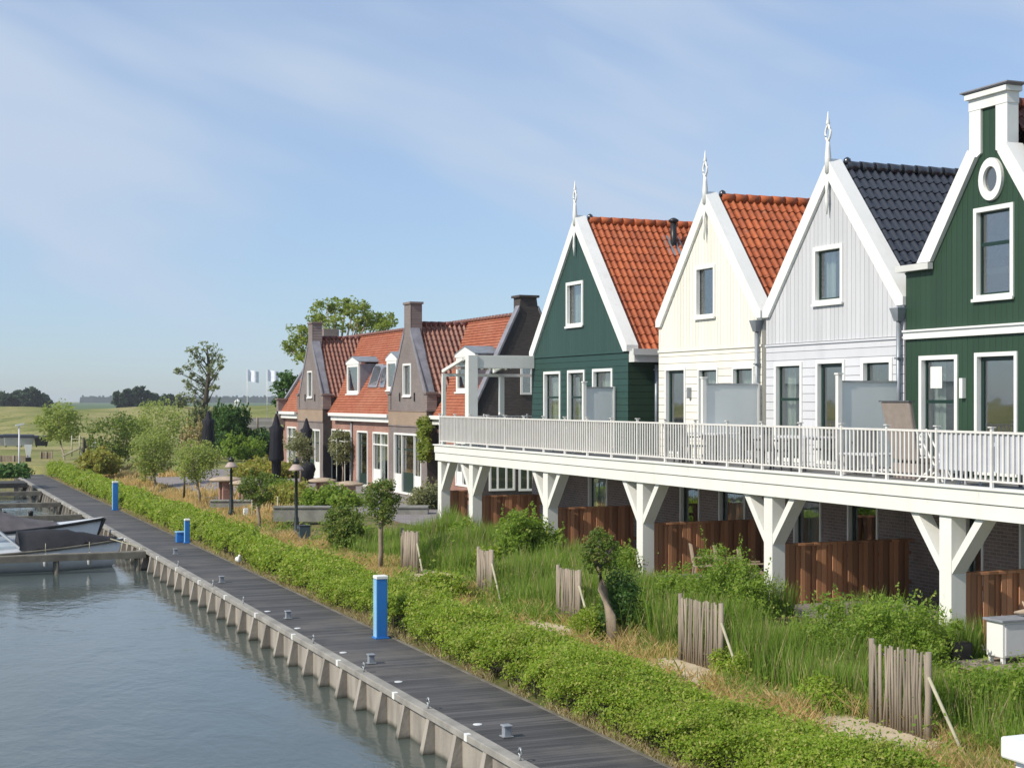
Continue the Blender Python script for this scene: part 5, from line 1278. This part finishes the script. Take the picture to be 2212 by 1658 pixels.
t = thing('litter_bin', tuple(p), 'slate grey litter bin beside the right street lamp', 'litter bin')
MB().box(x-.19, x+.19, y-.19, y+.19, z, z+.52).build('body', M['bin_slate'], t, .015); MB().box(x-.20, x+.20, y-.20, y+.20, z+.521, z+.55).build('lid', M['black'], t, .01); MB().box(x-.196, x-.191, y-.13, y+.13, z+.34, z+.44).build('opening', M['black'], t)
p = far(41.5, 1025, 102); p.z = .66; x, y, z = p
t = thing('light_pole', tuple(p), 'slim pale light pole on the far jetty', 'light pole'); hh = 105*102/F
MB().tube([(x,y,z-.6),(x,y,z+hh)], [.07,.05], 8).build('pole', M['cabinet_grey'], t); MB().bar((x-.25,y,z+hh+.05), (x+.3,y,z+hh+.16), .22, .10).build('lamp_head', M['white'], t)

def parasol(px, pt, pm, pb, wtop, lab, z0=1.31, X=None, base_px=None):
    d_ = X; s_ = d_/F; t_ = at_d(px, d_, 0); x, y = t_.x, t_.y; zt = EYE-(pt-864)*s_; zm = EYE-(pm-864)*s_; zb = EYE-(pb-864)*s_; w = wtop*s_/2
    t = thing('closed_parasol', (x, y, z0), lab, 'parasol', 'closed dark parasols on the terrace')
    q = MB(); n = 20; prof = [(w*.12,zt),(w*.55,zt-.25*(zt-zm)),(w*.95,zt-.30*(zt-zm)),(w*.78,zt-.5*(zt-zm)),(w*.98,zt-.95*(zt-zm)),(w*.9,zm),(w*.62,zm-.02),(w*.55,zb+.1),(w*.4,zb)]
    base = 0
    for r_, z_ in prof:
        for k in range(n): a = 2*math.pi*k/n; rr = r_*(1+.16*math.cos(8*a)); q.v.append((x+rr*math.cos(a), y+rr*math.sin(a), z_))
    for i in range(len(prof)-1):
        for k in range(n): a0 = i*n+k; a1 = i*n+(k+1) % n; q.f.append((a1, a0, a0+n, a1+n)); q.sm.append(True)
    q.build('canopy', M['parasol_cloth'], t)
    MB().tube([(x,y,z0),(x,y,zt+.08)], .03, 8).build('pole', M['galvanised'], t); MB().lathe(x, y, [(.3,z0),(.3,z0+.08),(.06,z0+.12),(.05,z0+.3)], 12).build('base', M['black'], t)
parasol(450, 887, 955, 963, 26, 'closed dark parasol farthest left, alone by the bushes', X=112)
parasol(597, 893, 995, 1032, 30, 'closed dark parasol left of the brick house row', X=80)
parasol(662, 903, 985, 1000, 25, 'closed dark parasol in front of the left brick gable', X=82)
p = at_d(662, 80, 1.31); x, y, z = p
t = thing('barbecue', tuple(p), 'dark covered barbecue below the parasol at the left gable', 'barbecue')
q = MB(); q.lathe(x, y, [(.36,z+.1),(.40,z+.5),(.5,z+.72),(.42,z+.98),(.2,z+1.1),(.03,z+1.12)], 14); q.build('cover', M['parasol_cloth'], t); MB().box(x-.3,x+.3,y-.25,y+.25,z,z+.12).build('stand', M['black'], t)
# stone topped terrace tables
def stone_table(px, pb, w, h, lab):
    p = G(px, pb, 1.31); x, y, z = p; t = thing('stone_table', tuple(p), lab, 'table', 'stone topped tables on the terrace')
    MB().lathe(x, y, [(w*.42,z+h-.14),(w*.5,z+h-.08),(w*.46,z+h-.02),(w*.2,z+h+.06),(.02,z+h+.08)], 18).build('table_top', M['stone_top'], t)
    for s_ in (-1, 1): MB().box(x-.22, x+.22, y+s_*w*.24-.12, y+s_*w*.24+.12, z, z+h-.13).build('leg', M['brick_red'], t)
    return t
stone_table(488, 1079, 1.5, .95, 'stone topped table with brick legs left of the left street lamp')
stone_table(530, 1082, 1.4, .85, 'stone topped table hidden behind the round topped pollard tree')
stone_table(697, 1062, 1.4, .6, 'stone topped table in front of the left brick gable')
stone_table(752, 1068, 1.5, .55, 'stone topped table below the slender olive tree')
# low grey terrace walls and posts
def lowwall(px0, px1, py, h, dpt, lab, m='stone_grey'):
    a, b_ = G(px0, py, 1.25), G(px1, py, 1.25); t = thing('low_wall', tuple((a+b_)/2), lab, 'low wall', 'low stone walls on the terrace')
    MB().bar((a.x,a.y,1.2+h/2), (b_.x,b_.y,1.2+h/2), dpt, h).build('stones', M[m], t); MB().bar((a.x,a.y,1.225+h), (b_.x,b_.y,1.225+h), dpt+.1, .05).build('coping', M['stone_grey'], t)
lowwall(592, 715, 1122, .5, .5, 'low grey stone wall behind the litter bin'); lowwall(455, 545, 1092, .25, .4, 'low dark step wall in front of the stone tables'); lowwall(858, 925, 1112, .35, .8, 'low grey stone wall at the foot of the brick gable')
for px, py, lb in ((600, 1122, 'thin pale stake left of the right street lamp'), (545, 1128, 'thin pale stake beside the round topped pollard tree')):
    p = G(px, py); tag(MB().tube([(p.x,p.y,p.z-.05),(p.x,p.y,p.z+.9)], .03, 6).build('stake', M['pale_wood']), lb, 'stake')
p = G(531, 1122); x, y, z = p
t = thing('ground_light', tuple(p), 'short white ground light beside the dark lamp post', 'light'); MB().box(x-.09,x+.09,y-.09,y+.09,z,z+.42).build('post', M['white'], t, .01); MB().box(x-.07,x+.07,y-.07,y+.07,z+.421,z+.46).build('cap', M['cabinet_grey'], t)

# white cabinet, low deck and planter near the right edge
yb = Yat(2131, 16.75); ya = Yat(2166, 16.75); zt_ = Zat(1332, 16.75, yb); z0 = Zat(1434, 16.75, ya); xe = 18.0
t = thing('garden_cabinet', (17.3, (ya+yb)/2, z0), 'white garden cabinet with its shaded front toned grey on the low terrace beside the brown fence', 'cabinet')
MB().box(16.75, xe, ya, yb, z0+.10, zt_-.04).build('body', M['white'], t, .008); MB().box(16.70, xe+.05, ya-.05, yb+.04, zt_-.039, zt_).build('top', M['box_grey'], t, .006)
for i in range(2): MB().box(16.80+i*.60, 16.80+i*.60+.57, ya-.022, ya-.001, z0+.13, zt_-.08).build('door', M['cabinet_grey'], t, .004)  # shade on the white front is put into the grey of these doors
for a_ in (ya+.05, yb-.05):
    for b_ in (16.8, xe-.05): MB().box(b_-.03, b_+.03, a_-.03, a_+.03, z0, z0+.10).build('leg', M['white'], t)
t2 = thing('low_terrace', (17.5, ya+1, 1.3), 'low wooden terrace edge with red brick border under the white cabinet', 'terrace')
MB().box(16.15, 20.2, ya-5, yb+.15, 1.0, z0-.041).build('base', M['red_edge'], t2); MB().box(16.05, 20.2, ya-5, yb+.2, z0-.04, z0).build('planks', M['weathered_wood'], t2)
p = G(2062, 1432, 1.28); x, y, z = p
t = thing('planter', tuple(p), 'dark square planter at the foot of the nearest deck post', 'planter')
MB().box(x-.2,x+.2,y-.22,y+.22,z-.05,z+.36).build('body', M['black'], t, .01); MB().box(x-.17,x+.17,y-.19,y+.19,z+.361,z+.37).build('earth', M['bark_dark'], t)
# tray and driftwood on the cabinet
x, y = 17.3, yb-.28
t = thing('driftwood', (x, y, zt_), 'pale driftwood piece lying on the garden cabinet', 'driftwood'); MB().tube([(x,y-.3,zt_+.04),(x+.05,y,zt_+.09),(x,y+.25,zt_+.05)], [.03,.06,.02], 7).build('branch', M['stone_top'], t); MB().tube([(x+.05,y,zt_+.09),(x,y+.06,zt_+.26)], [.03,.012], 6).build('twig', M['stone_top'], t)
# pale garden chairs behind the shrub
for px, py, lb in ((1520, 1262, 'pale garden chair farthest left behind the big shrub'), (1572, 1268, 'pale garden chair in the middle behind the big shrub'), (1625, 1278, 'pale lounge chair beside the fourth deck post')):
    p = G(px, py, 1.3); x, y = p.x, p.y
    c_ = chair(x, y, 1.2, 'stone_top', lb, 'pale garden chairs under the deck', z=1.31)
# white bridge rail post close to the camera
p = far(2176, 1600, 2.62); zc_ = EYE-(1592-864)/F*2.62; x, y = p.x+.055, p.y-.03
t = thing('bridge_post', (x, y, 0), 'white square bridge post with overhanging cap at the bottom right corner', 'post')
MB().box(x-.035, x+.035, y-.035, y+.035, -1.4, zc_-.04).build('post', M['white'], t, .004); MB().box(x-.052, x+.052, y-.052, y+.052, zc_-.039, zc_-.002).build('cap', M['white'], t, .004)

# ---------------------------------------------------------------- jetties and boats
def jetty(py, L, lab, w=.38, x1=8.03, dark=False):
    d = F*(EYE-.64)/(py-864); Y = (d-x1*sT)/cT; m = M['pier_dark' if dark else 'pier_wood']
    t = thing('jetty', (x1-L/2, Y, .0), lab, 'jetty', 'narrow finger jetties along the quay')
    MB().box(x1-L, x1, Y-w/2, Y+w/2, .50, .64).build('planks', M['pier_wood'], t, .01)
    q = MB(); q.box(x1-L, x1, Y-w/2-.03, Y-w/2-.001, .42, .61); q.build('side_beam', M['pier_wood'], t)
    for i in range(int(L/2.6)+1):
        for s_ in (-1, 1): MB().tube([(x1-.25-2.6*i, Y+s_*(w/2-.1), -1.6), (x1-.25-2.6*i, Y+s_*(w/2-.1), .499)], .085, 8).build('pile', m, t)
    return Y
YJ = [jetty(py, L, lb) for py, L, lb in ((1189, 9, 'nearest finger jetty in front of the covered boats'), (1110, 9, 'finger jetty just behind the covered boats'), (1084, 10, 'finger jetty third from the camera'), (1060, 10, 'finger jetty fourth from the camera'))]
d = F*(EYE-.64)/(1040-864); Y = (d-8*sT)/cT
t = thing('landing_stage', (5.5, Y, 0), 'dark landing stage at the far end of the water below the light pole', 'landing stage')
MB().box(2.0, 8.02, Y-1.5, Y+1.5, .35, .64).build('planks', M['pier_dark'], t)
for x in (2.5, 5, 7.4): MB().box(x-.12, x+.12, Y-1.45, Y-1.2, -1.5, .349).build('pile', M['pier_wood'], t)
for i, (px, py) in enumerate(((9, 1104), (66, 1104))):
    Y = YJ[1]; x = Xat(px, Y); tag(MB().lathe(x, Y-.1, [(.10,.0),(.10,.12),(.13,.16),(.05,.22)], 10).build('mooring_bollard', M['black']), ('left' if i == 0 else 'right')+' small black bollard on the jetty behind the boats', 'bollard'); bpy.context.scene.objects[-1] if False else None
    COL.objects[-1].location.z = .642

def hull(parent, bow, L, beam, free, sheer, m, name='hull', keel=.25):
    """bow towards +X; sections from bow to stern. returns sheer curve"""
    bx, by = bow; q = MB(); st = []
    n = 16
    for i in range(n+1):
        t_ = i/n; x = bx-L*t_; w = beam/2*min(1, (1-(1-min(t_/.48,1))**2.1)); w = max(w, .02)*(1-.12*max(0, t_-.6)); zs = free+sheer*(1-t_)**2
        xo = .55*(1-t_)**3
        st.append([(x-xo*.9, by, -keel*min(1,t_*3)), (x-xo*.8, by-w*.62, -.12), (x-xo*.5, by-w*.86, .12), (x, by-w, zs)])
    rows = [s + [(p[0], 2*by-p[1], p[2]) for p in s[::-1]] for s in st]
    for r in rows: q.v += r
    k = 8
    for i in range(n):
        for j in range(k-1): q.f.append((i*k+j, i*k+j+1, (i+1)*k+j+1, (i+1)*k+j)); q.sm.append(True)
    q.f.append(tuple(range(n*k, n*k+k))); q.sm.append(False)
    q.build(name, M[m], parent)
    return [r[3] for r in rows], [r[4] for r in rows]
def deckplate(parent, A, B, i0, i1, m, name, dz=-.03, crown_=.08):
    q = MB()
    for i in range(i0, i1):
        a, b, c, d = A[i], A[i+1], B[i+1], B[i]; ma = ((a[0]+d[0])/2, (a[1]+d[1])/2, a[2]+crown_); mc = ((b[0]+c[0])/2, (b[1]+c[1])/2, b[2]+crown_)
        Z = lambda p: (p[0], p[1], p[2]+dz)
        q.quad(Z(a), Z(ma), Z(mc), Z(b), True); q.quad(Z(ma), Z(d), Z(c), Z(mc), True)
    return q.build(name, M[m], parent)
def rub(parent, A, B, m, r=.045):
    MB().tube([(p[0], p[1]-.01, p[2]-.02) for p in A], r, 6).build('rub_rail', M[m], parent); MB().tube([(p[0], p[1]+.01, p[2]-.02) for p in B], r, 6).build('rub_rail', M[m], parent)
# near boat: pale hull, windscreen, dark tarpaulin over the bow
by = YJ[0]+1.75
t = thing('motor_boat', (3.5, by, 0), 'pale motor boat under a dark tarpaulin behind the nearest jetty', 'boat', 'covered boats at the jetties')
A, B = hull(t, (7.55, by), 8.5, 2.4, .55, .36, 'boat_white'); deckplate(t, A, B, 0, 16, 'boat_white', 'deck'); rub(t, A, B, 'pier_wood')
q = MB(); n = 13; rows = []
for i in range(n):
    u = i/(n-1); x = 7.35-3.25*u; A_i = min(range(17), key=lambda k: abs(A[k][0]-x)); w = abs(A[A_i][1]-by)*.96; zs = A[A_i][2]
    hgt = .05+.52*math.sin(min(u*1.25,1)*math.pi/2)**1.3
    rows.append([(x, by-w*s, zs+.03+hgt*(1-abs(s)**1.9)+.02*math.sin(i*2.3+s*5)) for s in np.linspace(-1, 1, 9)])
for r in rows: q.v += r
for i in range(n-1):
    for j in range(8): q.f.append((i*9+j, (i+1)*9+j, (i+1)*9+j+1, i*9+j+1)); q.sm.append(True)
q.f.append(tuple((n-1)*9+j for j in range(9))); q.sm.append(False)
q.build('tarpaulin', M['tarp_dark'], t)
q = MB(); xw = 3.95; b0_, b1_ = .98, .80; zl, zh = .80, 1.36
for s_ in (-1, 1): q.bar((xw+.15, by+s_*b0_, zl), (xw-.50, by+s_*b1_, zh), .05, .06); q.bar((xw-.50, by+s_*b1_, zh), (xw-2.4, by+s_*(b1_+.05), zh-.04), .06, .07)
q.bar((xw-.50, by-b1_, zh), (xw-.50, by+b1_, zh), .05, .06); q.build('windscreen_frame', M['boat_white'], t)
q = MB(); q.quad((xw+.13,by-b0_,zl+.03),(xw+.13,by+b0_,zl+.03),(xw-.48,by+b1_,zh-.03),(xw-.48,by-b1_,zh-.03)); q.quad((xw+.1,by-b0_,zl+.02),(xw-.49,by-b1_,zh-.03),(xw-2.4,by-b1_-.05,zh-.06),(xw-2.4,by-b0_-.1,zl)); q.build('windscreen', M['glass'], t)
q = MB(); q.hexa([(xw-3.3,by-1.05,.60),(xw+.5,by-1.05,.60),(xw+.5,by+1.05,.60),(xw-3.3,by+1.05,.60),(xw-3.3,by-1.0,.86),(xw+.42,by-.95,.84),(xw+.42,by+.95,.84),(xw-3.3,by+1.0,.86)]); q.build('coaming', M['boat_white'], t, .03)
for xx in (6.3, 4.9): 
    f_ = MB().lathe(xx, by-1.22, [(.02,.62),(.07,.56),(.085,.40),(.07,.22),(.02,.16)], 10).build('fender', M['boat_white'], t)
    MB().tube([(xx, by-1.2, .95), (xx, by-1.22, .60)], .012, 5).build('rope', M['pale_wood'], f_)
MB().tube([(7.1, by-.3, .95), (7.7, by-.9, .78), (8.1, by-1.5, .69)], .016, 5).build('mooring_line', M['pale_wood'], t)
# second boat with grey cover, white bow
by = YJ[0]+8.3
t = thing('motor_boat', (3.5, by, 0), 'white motor boat under a grey cover with raised dark edged bow', 'boat', 'covered boats at the jetties')
A, B = hull(t, (7.75, by), 9.0, 2.7, .66, .48, 'boat_white'); deckplate(t, A, B, 0, 16, 'boat_white', 'deck'); rub(t, A, B, 'black', .06)
MB().tube([(7.78, by, 1.15), (7.62, by, .75), (7.3, by, .05)], [.09,.08,.06], 8).build('stem', M['black'], t)
q = MB(); n = 13; rows = []
for i in range(n):
    u = i/(n-1); x = 6.0-5.3*u; A_i = min(range(17), key=lambda k: abs(A[k][0]-x)); w = abs(A[A_i][1]-by)*.97; zs = A[A_i][2]
    hgt = .05+.85*min(u/.55,1)**1.1
    rows.append([(x, by-w*s, zs+.02+hgt*(1-abs(s)**1.8)+.03*math.sin(i*1.9+s*4)) for s in np.linspace(-1, 1, 9)])
for r in rows: q.v += r
for i in range(n-1):
    for j in range(8): q.f.append((i*9+j, (i+1)*9+j, (i+1)*9+j+1, i*9+j+1)); q.sm.append(True)
q.build('cover', M['tarp_grey'], t)

# ---------------------------------------------------------------- far left: climbing frame, cars, fences, flags
p = G(183, 1006, 1.05); s_ = (p.x*sT+p.y*cT)/F; d_ = p.x*sT+p.y*cT
def w(px, py, dd=0): return far(px, py, d_+dd)
t = thing('play_climber', tuple(p), 'wooden climbing frame with a slide beside the willow', 'climbing frame')
for px, dd in ((181,0),(194,0),(181,2),(194,2)):
    a = w(px, 1005, dd); a.z = 1.0; b_ = w(px, 944, dd); MB().tube([a, b_], .08, 8).build('post', M['bark_dark'], t)
a, b_, c, e = w(180,968), w(212,968), w(212,968,2), w(180,968,2); MB().prism([a,b_,c,e], (0,0,.12)).build('platform', M['bark_dark'], t)
a, b_, c, e = w(182,948), w(193,948), w(193,966), w(182,966); MB().prism([a,b_,c,e], (.05,.1,0)).build('panel', M['pier_dark'], t)
a, b_, c, e = w(201,949,.3), w(207,949,.3), w(207,965,.3), w(201,965,.3); MB().prism([a,b_,c,e], (.05,.1,0)).build('panel', M['cabinet_grey'], t)
MB().bar(w(174,966), w(136,984), .55, .10).build('slide', M['pale_wood'], t)
MB().bar(w(176,966), w(181,1000), .12, .12).build('slide_support', M['pale_wood'], t)
for px in (155, 172): MB().tube([w(px,940,1), w(px,985,1)], .05, 6).build('rope_post', M['pale_wood'], t)
for py in (948, 956): MB().tube([w(155,py,1), w(180,py,1)], .03, 6).build('rope', M['pale_wood'], t)
p = G(174, 1000, 1.05); tag(MB().hexa([(p.x-.03,p.y+.15,p.z+.25),(p.x+.03,p.y+.15,p.z+.25),(p.x+.03,p.y-.15,p.z+.25),(p.x-.03,p.y-.15,p.z+.25),(p.x-.03,p.y+.15,p.z+.75),(p.x+.03,p.y+.15,p.z+.75),(p.x+.03,p.y-.15,p.z+.75),(p.x-.03,p.y-.15,p.z+.75)]).box(p.x-.02,p.x+.02,p.y-.02,p.y+.02,p.z-.1,p.z+.249).build('notice_board', M['white']), 'small white notice board below the climbing frame', 'notice board')
def container(px, pb, lab, wd, ht, body, lid):
    p = far(px, pb, 152); p.z = 1.0; x, y, z = p; w2 = wd/2
    t = thing('waste_container', tuple(p), lab, 'waste container', 'waste containers below the dike')
    MB().hexa([(x-w2*.86,y-.42,z+.12),(x+w2*.86,y-.42,z+.12),(x+w2*.86,y+.42,z+.12),(x-w2*.86,y+.42,z+.12),(x-w2,y-.52,z+ht*.74),(x+w2,y-.52,z+ht*.74),(x+w2,y+.52,z+ht*.74),(x-w2,y+.52,z+ht*.74)]).build('body', M[body], t, .03)
    q = MB(); n = 10; arc = [(y-.58*math.cos(math.pi*i/n), z+ht*.745+ht*.26*math.sin(math.pi*i/n)) for i in range(n+1)]
    q.prism([(x-w2*1.04, a_, b_) for a_, b_ in arc], (wd*1.04, 0, 0)); q.build('lid', M[lid], t)
    for sx in (-1, 1):
        for sy in (-1, 1): MB().tube([(x+sx*w2*.7-.03, y+sy*.34, z+.08), (x+sx*w2*.7+.03, y+sy*.34, z+.08)], .085, 10).build('wheel', M['black'], t)
    return t
container(2, 962, 'pale waste container with dark lid cut off by the left edge of the photo', 1.3, 1.25, 'car_silver', 'car_dark')
container(25, 962, 'pale waste container with dark lid left of the pale light pole', 1.5, 1.3, 'car_silver', 'car_dark')
container(57, 962, 'pale waste container with dark lid right of the pale light pole', 1.4, 1.25, 'car_silver', 'car_dark')
container(89, 973, 'all dark waste container nearest the climbing frame', 1.3, 1.15, 'car_dark', 'black')
def longfence(name, px0, px1, pb, pt, d, m, lab, cat='fence'):
    a, b_ = at_d(px0, d, 0), at_d(px1, d, 0); za = max(EYE-(pb-864)/F*d, .3); zb = EYE-(pt-864)/F*d
    t = thing(name, tuple((a+b_)/2), lab, cat); t.location.z = za; ROOT[t] = Vector(t.location)
    MB().bar((a.x,a.y,(za+zb)/2), (b_.x,b_.y,(za+zb)/2), .06, zb-za).build('panel', M[m], t)
    n = max(2, int((b_-a).length/1.8)); q = MB()
    for i in range(n+1): c = a.lerp(b_, i/n); q.tube([(c.x,c.y-.06,za-.4),(c.x,c.y-.06,zb+.06)], .05, 6)
    q.build('posts', M['weathered_wood'], t)
longfence('reed_fence', 0, 58, 1012, 984, 112, 'reed', 'brown reed fence behind the far landing stage'); longfence('reed_fence', 88, 112, 1006, 976, 118, 'reed', 'brown reed fence panel at the end of the boardwalk')
longfence('slatted_fence', 520, 590, 927, 902, 135, 'grey_slats', 'long grey slatted fence behind the bushes')
p = far(61, 1010, 112); x, y, z = p; z = .7
t = thing('sign', (x, y, z), 'white tapering sign board on a dark base at the end of the boardwalk', 'sign'); MB().box(x-.2,x+.2,y-.2,y+.2,z-.1,z+.75).build('base', M['black'], t); MB().hexa([(x-.12,y-.03,z+.751),(x+.12,y-.03,z+.751),(x+.12,y+.03,z+.751),(x-.12,y+.03,z+.751),(x-.28,y-.03,z+1.7),(x+.28,y-.03,z+1.7),(x+.28,y+.03,z+1.7),(x-.28,y+.03,z+1.7)]).build('board', M['white'], t)
p = at_d(513, 200, 4.0); tag(MB().box(p.x-.3,p.x+.3,p.y-.3,p.y+.3,3.6,5.4).lathe(p.x,p.y,[(.45,5.4),(.4,5.5),(.05,5.8)],8).build('kiosk', M['white']), 'small white cabin on the dike right of the lone poplar', 'cabin')
def flag(px, lab):
    b_ = at_d(px, 170, 2.5); zt = EYE-(797-864)/F*170
    t = thing('flagpole', tuple(b_), lab, 'flagpole', 'white flags on tall poles'); MB().tube([(b_.x,b_.y,2),(b_.x,b_.y,zt)], [.04,.025], 8).build('pole', M['white'], t)
    q = MB(); pr = None
    for i in range(9):
        u = i/8; c = at_d(px+1+24*u, 170+.25*math.sin(u*7), 0); z1 = zt-.05-.25*u; z0 = z1-1.25
        if pr: q.quad((pr[0].x,pr[0].y,pr[1]),(c.x,c.y,z0),(c.x,c.y,z1),(pr[0].x,pr[0].y,pr[2]), True)
        pr = (c, z0, z1)
    q.build('flag', M['flag_cloth'], t)
flag(534, 'white flag on a pole right of the lone poplar'); flag(577, 'white flag on a pole left of the big tree')
p = G(425, 980, 1.2); shrub(tuple(p), 3.4, 3.4, 2.6, 'dry tan bush mound left of the lone parasol', 'leaf_dry', 130, 60, .22, 'bushes around the terrace', cr=.4)

# ---------------------------------------------------------------- air
k = NT('air'); k.t.nodes.remove(k.o); k.o = k.n('ShaderNodeOutputMaterial'); pv = k.n('ShaderNodeVolumePrincipled')
pv.inputs['Color'].default_value = (0.86, 0.92, 1.0, 1); pv.inputs['Density'].default_value = 0.00016; pv.inputs['Anisotropy'].default_value = 0.0
k.l(pv.outputs[0], k.o.inputs['Volume'])
tag(MB().box(-4100, 4100, -500, 4100, -2.8, 16.0).build('haze', k.m), kind='stuff')
